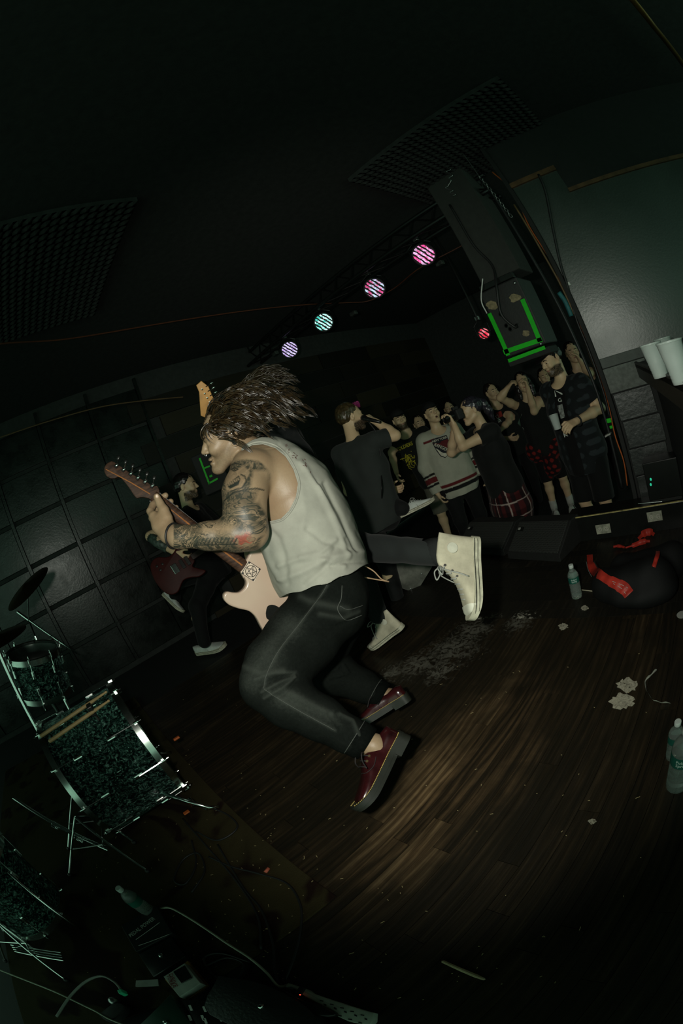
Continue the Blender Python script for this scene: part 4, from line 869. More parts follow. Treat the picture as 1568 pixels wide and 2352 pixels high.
def figure(label, hx, hy, r, yaw=0, byaw=None, pitch=0, lean=(0, 0), arms=(None, None), hands=(.5, .5), top=(.012, .014, .013), sleeve=.5, topfn=None, legs='trousers', legcol=(.01, .011, .011), legfn=None, hair=('short', (.02, .015, .01)), hat=None,
           skin='skin', fat=1.0, mouth=0.0, beard=False, floor_z=AUD, hscale=None, group=None, shoes=None, tuck=0.0, h=.0075, feet=None, hem=0.0, roll=0):
    C = at(hx, hy, r); to = CO - C; to[2] = 0; to = unit(to); s = (C[2] - floor_z) / 1.62 if hscale is None else hscale
    bf = rotz(to, byaw if byaw is not None else yaw); z = np.array([0, 0, 1.0]); bl = np.cross(z, bf)
    hfw = rotz(to, yaw); hfw = unit(hfw * math.cos(math.radians(pitch)) - z * math.sin(math.radians(pitch))); A = frame(hfw, z + math.sin(math.radians(roll)) * np.cross(z, hfw))
    L = lambda f, l, u: C + s * (f * bf + l * bl + u * z) + (lean[0] * bf + lean[1] * bl) * min(1, max(0, -u / .8))
    root = empty('person', (L(0, 0, -1.62)[0], L(0, 0, -1.62)[1], floor_z), label, 'person', group)
    B = Field(h, .02); hs_ = min(1.04, max(.92, s)); head(B, C, A, hs_, mouth, k=.012)
    B.cone(C - .03 * A[2] * s - .015 * A[0], L(-.03, 0, -.19), .052 * s, .058 * s, .03)
    sh = [L(-.02, .165 * fat ** .5 * q, -.235) for q in (1, -1)]; hp = [L(0, .085 * q * fat, -.80) for q in (1, -1)]
    tor = [(L(-.02, .085, -.27), .085 * fat), (L(-.0, .075 * fat, -.42), .105 * fat), (L(.01, .06 * fat, -.60), .105 * fat), (L(0, .07 * fat, -.76), .11 * fat)]
    mir = [(L(-.02, -.085, -.27), .085 * fat), (L(-.0, -.075 * fat, -.42), .105 * fat), (L(.01, -.06 * fat, -.60), .105 * fat), (L(0, -.07 * fat, -.76), .11 * fat)]
    for c in (tor, mir): B.chain([p for p, _ in c], [q * s * .93 for _, q in c], .07)
    limbs = []
    for i in (0, 1):
        q = 1 if i == 0 else -1; a = arms[i]
        if a is None: el = L(-.04, q * (.235 + .05 * (fat - 1)), -.52); wr = L(.06, q * .24, -.76)
        else: el, wr = (at(*a[0]) if len(a[0]) == 3 and a[0][0] > 5 else L(*a[0])), (at(*a[1]) if a[1][0] > 5 else L(*a[1]))
        B.chain([sh[i], sh[i] + (el - sh[i]) * .4, el, el + (wr - el) * .35, wr], [.055 * s * fat ** .5, .050 * s * fat ** .5, .040 * s, .040 * s, .027 * s], .025)
        nrm = -bl * q if a is None or len(a) < 3 else np.asarray(a[2], float) @ np.array([bf, bl, z])
        hand(B, wr, wr - el if a is None or len(a) < 4 else np.asarray(a[3], float) @ np.array([bf, bl, z]), nrm, s * 1.0, hands[i], side=(-q if a is None or len(a) < 5 else a[4])); limbs.append((el, wr))
    kn, an_ = [], []
    for i in (0, 1):
        q = 1 if i == 0 else -1
        if feet and feet[i]: k_, a_ = [at(*p) for p in feet[i]]
        else: k_, a_ = L(.03, q * .10 * fat, -1.17), L(0, q * .11, -1.53)
        kn.append(k_); an_.append(a_)
        B.chain([hp[i], k_, k_ + (a_ - k_) * .3 - .01 * bf, a_], [.078 * s * fat, .052 * s, .052 * s, .034 * s], .03)
    V, F = B.mesh(); at_ = {}
    if beard:
        q = (V - C) @ A.T / hs_ * 1000; at_['beard'] = ('FLOAT', np.clip(((-22 - .25 * np.abs(q[:, 0] - 60)) - q[:, 2]) / 14, 0, 1) * (q[:, 0] > -5) * np.clip((q[:, 2] + 125) / 10, 0, 1) * (np.linalg.norm(V - C, axis=1) < .16) * (1 - np.exp(-((q[:, 2] + 48) / 9) ** 2 - (q[:, 1] / 20) ** 2)))
    body = npmesh('body', V, F, M[skin], root, attrs=at_)
    Qf = lambda x, y, z_: C + hs_ * .001 * (x * A[0] + y * A[1] + z_ * A[2]); ey_m, br_m = M['eyes'], M['brow']
    for q in (-1, 1):
        MB().ell(Qf(94, 31 * q, 13), A, np.array([6.5, 11, 5]) * .001 * hs_, 8, 6).build('eye', ey_m, body, smooth=True)
        MB().tube([Qf(106, 14 * q, 36), Qf(103, 32 * q, 41), Qf(88, 50 * q, 35)], np.array([.004, .005, .002]) * hs_, 6).build('eyebrow', br_m, body, smooth=True)
    if not mouth: MB().ell(Qf(106, 0, -49), A, np.array([6.5, 20, 7.5]) * .001 * hs_, 10, 6).build('lips', M['lip'], body, smooth=True)
    else: MB().ell(Qf(94, 0, -51), A, np.array([12, 18, 11]) * .001 * hs_, 10, 6).build('open_mouth', M['maw'], body, smooth=True)
    # top
    T = Field(h, .03)
    for c in (tor, mir): T.chain([p for p, _ in c] + [L(0, 0, -.84 - hem)], [q * s for _, q in c] + [.13 * s * fat], .08)
    T.cone(L(-.025, 0, -.20), L(-.02, 0, -.26), .062 * s, .09 * s, .04)
    for i in (0, 1):
        q = 1 if i == 0 else -1; T.cone(L(-.02, .07 * q, -.225), sh[i], .058 * s, .062 * s * fat ** .5, .04)
        el, wr = limbs[i]
        if sleeve <= 1: T.cone(sh[i], sh[i] + (el - sh[i]) * sleeve, .062 * s * fat ** .5, .066 * s * fat ** .5, .03)
        else: T.chain([sh[i], el, el + (wr - el) * (sleeve - 1)], [.068 * s * fat ** .5, .062 * s, .056 * s], .03)
    TV, TF = T.mesh(inflate=.006); TV = relax(TV, TF, 1); TV = folds(TV, TF, .0055, 34, int(hx)); val = (L(0, 0, -.86 - hem)[2] - TV[:, 2]) + .012 * vnoise(TV, 14, 2)
    val = np.maximum(val, .090 * s - np.linalg.norm(TV - (C + s * (.055 * bf - .145 * z)), axis=1))
    for i in (0, 1):
        el, wr = limbs[i]; e = sh[i] + (el - sh[i]) * sleeve if sleeve <= 1 else el + (wr - el) * (sleeve - 1); d = unit(el - sh[i] if sleeve <= 1 else wr - el)
        w_ = TV - e; nearl = (np.linalg.norm(w_, axis=1) < .12 * s) & (np.linalg.norm(w_ - (w_ @ d)[:, None] * d, axis=1) < .082 * s * fat ** .5); val = np.where(nearl, np.maximum(val, (TV - e) @ d - .02), val)
    TV, TF = clip(TV, TF, val); info = dict(C=C, L=L, bf=bf, bl=bl, s=s, sh=sh, limbs=limbs, A=A, root=root, body=body)
    shirt = dyed('shirt', TV, TF, root, top, (lambda a, b: topfn(a, b, info)) if topfn else None, .003); info['shirt'] = shirt; info['bvh'] = BVHTree.FromPolygons(TV.tolist(), TF.tolist())
    # legs
    if legs:
        P = Field(h, .03); P.cone(L(0, .05, -.78), L(0, -.05, -.78), .118 * s * fat, None, .05)
        if legs == 'skirt':
            P.chain([L(0, .05, -.80), L(0, .06, -1.0), L(0.02, .05, -1.5)], [.135 * s * fat, .15 * s * fat, .12 * s], .08); P.chain([L(0, -.05, -.80), L(0, -.06, -1.0), L(.02, -.05, -1.5)], [.135 * s * fat, .15 * s * fat, .12 * s], .08)
        else:
            for i in (0, 1):
                if legs == 'shorts': e = hp[i] + (kn[i] - hp[i]) * 1.0; P.chain([hp[i], e], [.105 * s * fat, .085 * s * fat], .04)
                else: P.chain([hp[i], kn[i], an_[i]], [.10 * s * fat, .070 * s, .056 * s], .04)
        PV, PF = P.mesh(); PV = folds(relax(PV, PF, 1), PF, .005, 30, int(hy))
        if legs == 'shorts': 
            val = np.full(len(PV), -1.0)
            for i in (0, 1):
                e = kn[i]; d = unit(kn[i] - hp[i]); nr = np.linalg.norm(PV - e, axis=1) < .15 * s; val = np.where(nr, np.maximum(val, (PV - e) @ d), val)
            PV, PF = clip(PV, PF, val)
        info['legs'] = dyed({'skirt': 'skirt', 'shorts': 'shorts'}.get(legs, 'trousers'), PV, PF, root, legcol, (lambda a, b: legfn(a, b, info)) if legfn else None, .003)
    # hair, hat
    Q = lambda x, y, z_: C + hs_ * .001 * (x * A[0] + y * A[1] + z_ * A[2])
    if hair:
        K = Field(.006, .02); K.ell(Q(-12, 0, 54), A, np.array([93, 80, 84]) * .001 * hs_, .02)
        if hair[0] in ('short', 'long', 'tail'): K.ell(Q(-44, 0, 20), A, np.array([60, 74, 60]) * .001 * hs_, .03)
        if hair[0] == 'long':
            for q in (-1, 1): K.chain([Q(-20, 66 * q, 20), Q(-25, 78 * q, -70), Q(-10, 84 * q, -170)], [.03, .036, .024], .03)
            K.chain([Q(-66, 0, 10), Q(-80, 0, -90), Q(-72, 0, -190)], [.06, .062, .04], .03)
        if hair[0] == 'tail': K.chain([Q(-95, 0, 60), Q(-130, 0, 20), Q(-150, 0, -60), Q(-160, 0, -150)], [.03, .036, .034, .012], .02)
        HV, HF_ = K.mesh(); HV = HV + vnormals(HV, HF_) * (.004 * vnoise(HV * np.array([1, 1, .35]), 210, 7))[:, None]; info['hair'] = npmesh('hair', HV, HF_, hair_m(hair[1]), root)
    if hat:
        K = Field(.006, .01); K.ell(Q(-4, 0, 62), A, np.array([102, 84, 84]) * .001 * hs_, .01); HV, HF_ = K.mesh(); HV, HF_ = clip(HV, HF_, 58 * .001 * hs_ - (HV - C) @ A[2])
        ho = npmesh('cap', HV, HF_, cloth('hat cloth ' + str(hx), hat[1], .8), root, .003)
        if hat[0] == 'cap':
            out = [Q(70 + 92 * math.cos(a), 74 * math.sin(a), 62 - 18 * math.cos(a) ** 2) for a in np.linspace(-1.5, 1.5, 18)]; MB().prism(out, A[2] * .004).build('brim', ho.data.materials[0], ho)
    if shoes:
        for i in (0, 1):
            f_ = bf if not isinstance(shoes, dict) else shoes['dir']; O_ = an_[i] - np.array([0, 0, an_[i][2] - floor_z]) - f_ * .065; 
            shoe(root, O_ + z * .002, frame(f_, z), .275 * s, 'low', SNEAK, flip=1 if i == 0 else -1)
    return info
M['canvas'] = cloth('dirty cream canvas', (.47, .44, .33), .85, .25); M['solew'] = mat('grubby white rubber', (.46, .45, .34), .6, var=.25, vs=40); M['toecap'] = mat('white rubber toe', (.55, .55, .45), .5); M['lacew'] = mat('grey laces', (.30, .31, .28), .8); M['dkeye'] = mat('eyelet metal', (.3, .3, .28), .3, 1.0)
M['wcanvas'] = mat('white leather', (.52, .56, .52), .6)
SNEAK = [M['wcanvas'], M['solew'], M['grey'], M['lacew'], M['dkeye']]; CONV = [M['canvas'], M['solew'], M['toecap'], M['lacew'], M['dkeye']]
def text_faces(txt, bold=False):
    cu = bpy.data.curves.new('t', 'FONT'); cu.body = txt; cu.align_x = 'CENTER'; cu.align_y = 'CENTER'; cu.resolution_u = 2
    if bold: cu.offset = .012
    o = bpy.data.objects.new('t', cu); COL.objects.link(o); bpy.context.view_layer.update(); me = o.to_mesh()
    V = np.array([v.co[:2] for v in me.vertices]) if len(me.vertices) else np.zeros((0, 2)); Fs = [tuple(p.vertices) for p in me.polygons]; o.to_mesh_clear(); bpy.data.objects.remove(o); bpy.data.curves.remove(cu)
    if len(V): V = V - (V.max(0) + V.min(0)) / 2; V /= (V[:, 0].max() - V[:, 0].min())
    return V, Fs
def lettering(txt, place, m, name, parent, bold=True, hscale=1.0):     # place(u, v): u in -.5..+.5 along the line, v across in the same unit -> 3-D
    V, Fs = text_faces(txt, bold); return MB().add([place(u, v * hscale) for u, v in V], Fs).mesh_build(name, m, parent)
def _mb(s, name, m, parent): me = s.mesh(name, fix=False); return link(name, me, m, parent)
MB.mesh_build = _mb
def drape(bvh, x0, y0, x1, y1, lift=.004, hs=1.0):                      # text line from pixel to pixel laid on a garment
    a = np.array([x0, y0], float); b = np.array([x1, y1], float); e = b - a; nrm = np.array([e[1], -e[0]])
    def f(u, v):
        p = (a + b) / 2 + u * e + v * nrm * hs; q = onto(bvh, p[0], p[1], lift); return q if q is not None else onto_fallback(bvh, (a + b) / 2, lift)
    return f
def onto_fallback(bvh, p, lift): q = onto(bvh, p[0], p[1], lift); return q if q is not None else at(p[0], p[1], 4)
def patch(bvh, poly, m, name, parent, lift=.003, n=14):
    poly = np.asarray(poly, float); c = poly.mean(0); rings = []; P = []
    for k in range(n + 1):
        for p in poly: q = c + (p - c) * k / n; P.append(q)
    V = [onto(bvh, *q, lift) for q in P]
    if any(v is None for v in V): V = [v if v is not None else onto_fallback(bvh, c, lift) for v in V]
    N = len(poly); Fs = [(k * N + i, k * N + (i + 1) % N, (k + 1) * N + (i + 1) % N, (k + 1) * N + i) for k in range(n) for i in range(N)]
    return MB().add(V, Fs).mesh_build(name, m, parent)
PR = {k: mat('print ' + k, c, .75) for k, c in dict(white=(.62, .66, .60), red=(.26, .02, .015), yellow=(.50, .44, .03), navy=(.012, .014, .02), maroon=(.12, .012, .015), cream=(.62, .60, .48)).items()}
# ---- singer bent over a microphone, back turned
si = figure('singer in a dark grey tee and jeans, back turned, fist raised to the face', 803, 962, 3.15, yaw=112, byaw=148, pitch=8, lean=(-.16, .0), fat=1.02, floor_z=0.0, hscale=.93, top=(.030, .036, .033), sleeve=.55,
            arms=(((.12, .28, -.55), (.30, .02, -.66)), ((907, 1000, 3.05), (862, 968, 3.1))), hands=(.5, 1.15), legs='trousers', legcol=(.012, .013, .013), hair=('short', (.07, .05, .02)),
            feet=(None, ((885, 1150, 3.1), (922, 1168, 2.95))), skin='skin', beard=True)
Qs = lambda x, y, z_: si['C'] + .001 * (x * si['A'][0] + y * si['A'][1] + z_ * si['A'][2])
pk = MB()
for i in range(46):
    a = -.9 + 1.5 * rng.random(); p = Qs(70 * math.cos(a) + 6, 60 * rng.random() - 30, 118 - 20 * rng.random()); pk.tube([p, p + .012 * si['A'][0] - .002 * si['A'][2], p + .022 * si['A'][0] - .03 * si['A'][2]], [.003, .003, .001], 4)
pk.build('pink_fringe', mat('pink dyed hair', (.28, .03, .14), .4), si['hair'], smooth=True)
shl, sht = at(921, 1190, 2.98), at(958, 1172, 2.98); shoe(si['root'], shl, frame(sht - shl, unit(at(925, 1165, 2.98) - at(938, 1192, 2.98))), .27, 'low', SNEAK)
# ---- audience
figure('bearded fan in a black cap and black tee with yellow print and grey shorts', 917, 966, 4.8, yaw=12, byaw=5, lean=(.05, .16), arms=(None, ((899, 1040, 4.75), (910, 1085, 4.65))), hat=('cap', (.012, .012, .012)), legs='shorts', legcol=(.14, .135, .10), fat=1.08, beard=True, group=None) and None
yl = [o for o in bpy.data.objects if o.get('label', '').startswith('bearded fan in a black cap')][0]
def bvh_of(root, nm='shirt'):
    o = [c for c in root.children if c.name.split('.')[0] == nm][0]; return o, BVHTree.FromPolygons([v.co[:] for v in o.data.vertices], [p.vertices[:] for p in o.data.polygons])
o_, b_ = bvh_of(yl); lettering('SOLDIERS', drape(b_, 911, 1033, 947, 1018, hs=1.3), PR['yellow'], 'shirt_lettering', o_)
sp = MB(); rs = np.random.default_rng(5)
for i in range(60):
    x, y = 938 + rs.normal() * 7, 1056 + rs.normal() * 8; q = onto(b_, x, y, .003)
    if q is not None: sp.tube([q, q + rs.normal(size=3) * .012, q + rs.normal(size=3) * .02], [.005, .004, .002], 4)
tag(sp.build('shirt_emblem', PR['yellow'], o_), kind='stuff')
# jersey with bands and shield
CR, MR, BK = (.50, .50, .40), (.15, .018, .02), (.012, .013, .013)
def jersey(V, C, i):
    u = (V - i['C']) @ np.array([0, 0, 1.0]) / i['s']; lat = (V - i['C']) @ i['bl'] / i['s']; tors = np.abs(lat) < .215
    def band(m, c): C[m, :3] = c
    band(tors & (u < -.775) & (u > -.815), BK); band(tors & (u < -.725) & (u > -.755), MR); band(tors & (u > -.262) & (np.abs(lat) > .09) & (u < -.235), MR)
    for (el, wr), sh in zip(i['limbs'], i['sh']):
        e = wr - el; t = ((V - el) @ e) / (e @ e); d = np.linalg.norm(V - el - np.clip(t, 0, 1)[:, None] * e, axis=1); m = d < .085
        band(m & (t > .30) & (t < .38), BK); band(m & (t > .42) & (t < .62), MR); band(m & (t > .66) & (t < .74), BK)
je = figure('laughing fan in a cream hockey jersey with maroon and black bands and a shield', 991, 952, 4.2, yaw=22, byaw=14, pitch=-8, mouth=1.0, fat=1.2, top=CR, topfn=jersey, sleeve=1.92, arms=(((-.05, .30, -.52), (.06, .30, -.78)), ((-.02, -.28, -.50), (.04, -.26, -.79))), hair=('short', (.012, .01, .008)), hat=('cap', (.01, .01, .01)), hem=.02)
bz = je['bvh']; js = je['shirt']
patch(bz, [(990, 1011), (1001, 1006), (1013, 1003), (1025, 999), (1031, 1015), (1034, 1031), (1031, 1043), (1022, 1052), (1011, 1048), (1002, 1036), (995, 1023)], PR['navy'], 'shield', js, .004)
patch(bz, [(995, 1020), (1028, 1009), (1032, 1022), (1032, 1034)], PR['maroon'], 'shield_band', js, .006); patch(bz, [(1000, 1030), (1031, 1042), (1022, 1050), (1012, 1046)], PR['cream'], 'shield_field', js, .006)
lettering('NEW YORK', drape(bz, 993, 1015, 1026, 1004, .008, 1.1), PR['cream'], 'shield_lettering', js); lettering('RANGERS', drape(bz, 998, 1021, 1031, 1036, .009, 1.25), PR['cream'], 'shield_lettering', js)
# woman with a camera and tartan skirt
def tartan(V, C, i):
    a = np.arctan2((V - i['C']) @ i['bl'], (V - i['C']) @ i['bf']); u = V[:, 2] / i['s']; C[:, :3] = (.085, .013, .014)
    m = (np.abs(((a * .17) / .075) % 1 - .5) < .22); C[m, :3] = (.022, .008, .010); m2 = np.abs((u / .15) % 1 - .5) < .2; C[m2, :3] *= .55
    for w in (np.abs(((a * .17 + .01) / .15) % 1 - .5) < .035, np.abs((u / .15 + .25) % 1 - .5) < .035): C[w, :3] = (.42, .34, .30)
gi = figure('woman in a black top and long red tartan skirt, photographing with a black camera', 1084, 944, 3.6, yaw=-72, byaw=-62, pitch=4, fat=1.12, lean=(-.06, 0), sleeve=.42, arms=(((1062, 1026, 3.42), (1042, 975, 3.36), (1, -.2, .3), (.1, -.1, 1)), ((1036, 1040, 3.6), (1042, 985, 3.48), (1, .1, .3), (0.15, .1, 1))), hands=(.7, .8),
            hair=('tail', (.035, .032, .045)), legs='skirt', legfn=tartan, h=.0065)
ca = empty('camera_body', at(1050, 952, 3.38), 'black digital camera held to the eye of the woman in tartan', 'camera'); cA = frame(gi['bf'], (0, 0, 1)); cc = at(1049, 952, 3.40)
MB().box(cc, (.06, .13, .085), cA, .01).build('camera_case', M['black'], ca); MB().lathe(cc + .03 * cA[0], cA[0], [(.034, 0), (.036, .04), (.036, .09), (.031, .092), (.028, .08)], 20).build('lens', M['blackgloss'], ca, auto=40); MB().box(cc + .05 * cA[2], (.05, .04, .03), cA, .006).build('viewfinder', M['black'], ca)
# others
bt = figure('dark haired fan in black tee with red and white print behind the woman photographing', 1128, 903, 5.1, yaw=35, byaw=20, fat=1.05, arms=(((1168, 968, 5.0), (1146, 990, 4.85)), ((.0, -.28, -.52), (.16, -.10, -.60))), hair=('short', (.02, .014, .01)), lean=(.0, .05))
patch(bt['bvh'], [(1138, 949), (1150, 944), (1154, 956), (1142, 962)], PR['red'], 'shirt_print', bt['shirt'], .005); lettering('TIME', drape(bt['bvh'], 1139, 953, 1148, 970, .006, 1), PR['white'], 'shirt_print', bt['shirt'])
def flannel(V, C, i):
    q = np.sin(V[:, 0] * 95 + V[:, 2] * 30) + np.sin(V[:, 2] * 105 - V[:, 1] * 20); C[:, :3] = (.018, .007, .008); C[q > .55, :3] = (.26, .02, .016)
wo = figure('fan in sleeveless skull print top, both hands raised to the mouth, white socks', 1200, 880, 4.6, yaw=5, byaw=0, fat=.98, sleeve=.12, arms=(((1226, 945, 4.5), (1211, 890, 4.38)), ((1148, 914, 4.42), (1166, 890, 4.38))), hands=(.9, .9), legs='shorts', legcol=(.008, .008, .008), hair=('long', (.012, .01, .01)), shoes=True, floor_z=AUD, h=.007)
patch(wo['bvh'], [(1174, 957), (1198, 950), (1204, 988), (1178, 995)], mat('pale skull print', (.20, .24, .21), .8, var=.95, vs=26), 'shirt_print', wo['shirt'], .005)
for i in (0, 1):
    q = 1 if i == 0 else -1; a = wo['L'](0, q * .11, -1.53); MB().tube([a + np.array([0, 0, .10]), a + np.array([0, 0, .03]), a - np.array([0, 0, .02])], [.043, .042, .04], 14).build('sock', mat('white sock', (.42, .44, .40), .9, bump=.4), wo['root'], smooth=True)
Kf = Field(.008, .03); Lw = wo['L']; Kf.cone(Lw(.0, .10, -.80), Lw(0, -.10, -.80), .14, None, .04); Kf.chain([Lw(.09, .06, -.84), Lw(.12, .02, -1.0), Lw(.10, -.03, -1.1)], [.07, .09, .04], .04); Kf.chain([Lw(-.02, .14, -.84), Lw(-.02, .18, -1.05)], [.06, .05], .04)
fv, ff = Kf.mesh(); fv = folds(fv, ff, .010, 30, 3); dyed('tied_flannel_shirt', fv, ff, wo['root'], (.02, .01, .01), lambda a, b: flannel(a, b, None))
jn = figure('fan in dark jeans with red flannel at the waist behind the skull print fan', 1250, 868, 5.35, yaw=10, hair=('short', (.015, .012, .01)), legcol=(.018, .026, .028), fat=1.02, skin='skin', shoes=None)
Kf = Field(.009, .03); Lw = jn['L']; Kf.cone(Lw(.0, .10, -.80), Lw(0, -.10, -.80), .15, None, .04); Kf.chain([Lw(.08, -.10, -.84), Lw(.08, -.12, -1.1), Lw(.07, -.15, -1.25)], [.06, .07, .04], .04)
fv, ff = Kf.mesh(); fv = folds(fv, ff, .010, 30, 4); dyed('tied_flannel_shirt', fv, ff, jn['root'], (.02, .01, .01), lambda a, b: flannel(a, b, None))
def checks(V, C, i):
    lat = (V - i['C']) @ i['bl'] / i['s']; u = V[:, 2]; fr = (V - i['C']) @ i['bf']; q = np.sin(u * 75) + np.sin((lat + fr * .7) * 85); C[:, :3] = (.010, .013, .014); C[q > .9, :3] = (.030, .040, .044)
    m = (np.abs(lat) < .055) & (fr > .02); C[m, :3] = (.006, .006, .006)
rm = figure('bearded man in black cap and dark checked shirt holding a plastic cup', 1268, 826, 3.45, yaw=-52, byaw=-34, pitch=16, fat=1.08, topfn=checks, sleeve=.58, arms=(((1378, 938, 3.4), (1322, 968, 3.14), (0, -.6, -.8)), ((-.12, -.23, -.52), (-.10, -.20, -.77))), hands=(.62, .4),
            legs='shorts', legcol=(.006, .007, .007), hair=('short', (.014, .011, .008)), hat=('cap', (.008, .008, .008)), beard=True, h=.0065, hem=.06)
lettering('N', drape(rm['bvh'], 1272, 902, 1290, 896, .006, 1), PR['white'], 'shirt_print', rm['shirt']); lettering('G', drape(rm['bvh'], 1282, 921, 1290, 918, .006, 1), PR['white'], 'shirt_print', rm['shirt'])
patch(rm['bvh'], [(1280, 932), (1292, 928), (1298, 958), (1288, 962)], mat('worn white print', (.22, .24, .22), .8, var=.8, vs=40), 'shirt_print', rm['shirt'], .006); lettering('K', drape(rm['bvh'], 1295, 999, 1304, 996, .006, 1), PR['white'], 'shirt_print', rm['shirt'])
wr_ = rm['limbs'][0][1]; wd_ = unit(wr_ - rm['limbs'][0][0]); u1 = unit(np.cross(wd_, [0, 0, 1])); u2 = np.cross(wd_, u1)
MB().tube([wr_ - .02 * wd_ + .036 * (math.cos(a) * u1 + math.sin(a) * u2) for a in np.linspace(0, 2 * math.pi, 24, endpoint=False)], .008, 6, closed=True).build('wristwatch', M['black'], rm['root'], smooth=True)
def clear_plastic(name, col=(.8, .9, .85), rough=.15, tr=.85): t = NT(name); t.set(col=col, rough=rough, trans=tr, ior=1.3, spec=.5); t.m['x'] = 1; return t.m
M['cup'] = clear_plastic('frosted cup plastic', (.62, .70, .66), .35, .45)
cp_ = at(1275, 968, 3.03); MB().lathe(cp_ - np.array([0, 0, .055]), (0, 0, 1), [(.026, 0), (.029, .04), (.034, .10), (.036, .103), (.034, .104), (.031, .10), (.026, .02)], 20).build('plastic_cup', M['cup'], None, auto=40); tag(bpy.data.objects['plastic_cup'], 'small clear plastic cup in the hand of the man in the checked shirt', 'cup')
figure('fan half hidden behind the capped man, one arm raised', 1314, 812, 4.7, yaw=10, arms=(((1352, 860, 4.6), (1332, 828, 4.5)), ((.0, -.26, -.5), (.05, -.25, -.75))), hair=('short', (.012, .01, .008)))
figure('fan with a small pale face between the yellow print and the hockey jersey', 962, 974, 5.4, yaw=15, hair=('short', (.012, .01, .008)), legcol=(.008, .008, .008))
figure('fan with a dim face behind the raised camera and the hockey jersey', 1031, 940, 6.1, yaw=10, hair=('short', (.012, .01, .008)), legcol=(.008, .008, .008))
# ---- second guitarist, mostly hidden behind the leaper: long hair, kicked-up high-top
b2 = figure('long haired guitarist in black behind the leaper, one cream high-top kicked up', 598, 915, 2.42, yaw=-100, byaw=-95, pitch=20, floor_z=0.0, hscale=.98, lean=(-.06, 0), arms=(((600, 1050, 2.25), (556, 965, 2.15)), ((.0, -.26, -.52), (.25, -.10, -.66))), hands=(.9, .7), top=(.012, .014, .014), sleeve=.5,
            legcol=(.026, .031, .030), hair=('long', (.035, .025, .012)), feet=(((828, 1258, 2.12), (1010, 1268, 1.74)), ((835, 1330, 2.6), (868, 1412, 2.52))))
cl_ = MB(); rg2 = np.random.default_rng(3)
for i in range(150):
    a = rg2.random() * 2 * math.pi; ph = math.acos(1 - 1.3 * rg2.random()); n = np.array([math.sin(ph) * math.cos(a), math.sin(ph) * math.sin(a), math.cos(ph)]); p = b2['C'] + np.array([0, 0, .05]) + n * .08; d = unit(n * .6 + ir * .5 + iu * .35); P = [p]; ph0 = rg2.random() * 6
    for q in range(8): d = unit(d + ir * .3 - iu * .1 * q * .3 + rg2.normal(size=3) * .1); P.append(P[-1] + d * .022 + .006 * (math.cos(ph0 + q) * iu + math.sin(ph0 + q) * ik))
    cl_.tube(P, [.005, .005, .005, .0045, .004, .0035, .003, .002, .0008], 4, caps=False)
cl_.build('hair_locks', hair_m((.05, .035, .016)), b2['hair'], smooth=True)
hl, to_ = at(1100, 1236, 1.66), at(1102, 1424, 1.57); upv = unit(at(1020, 1275, 1.66) - at(1100, 1255, 1.66)); shA = frame(to_ - hl, upv + .42 * unit(CO - hl)); shoe(b2['root'], hl + .005 * shA[2], shA, np.linalg.norm(to_ - hl), 'high', CONV)
hl, to_ = at(928, 1440, 2.50), fl(856, 1492, .012); upv = unit(at(862, 1405, 2.5) - at(900, 1462, 2.5)); shA = frame(to_ - hl, upv + .4 * unit(CO - hl)); shoe(b2['root'], hl, shA, np.linalg.norm(to_ - hl) * 1.0, 'high', CONV)
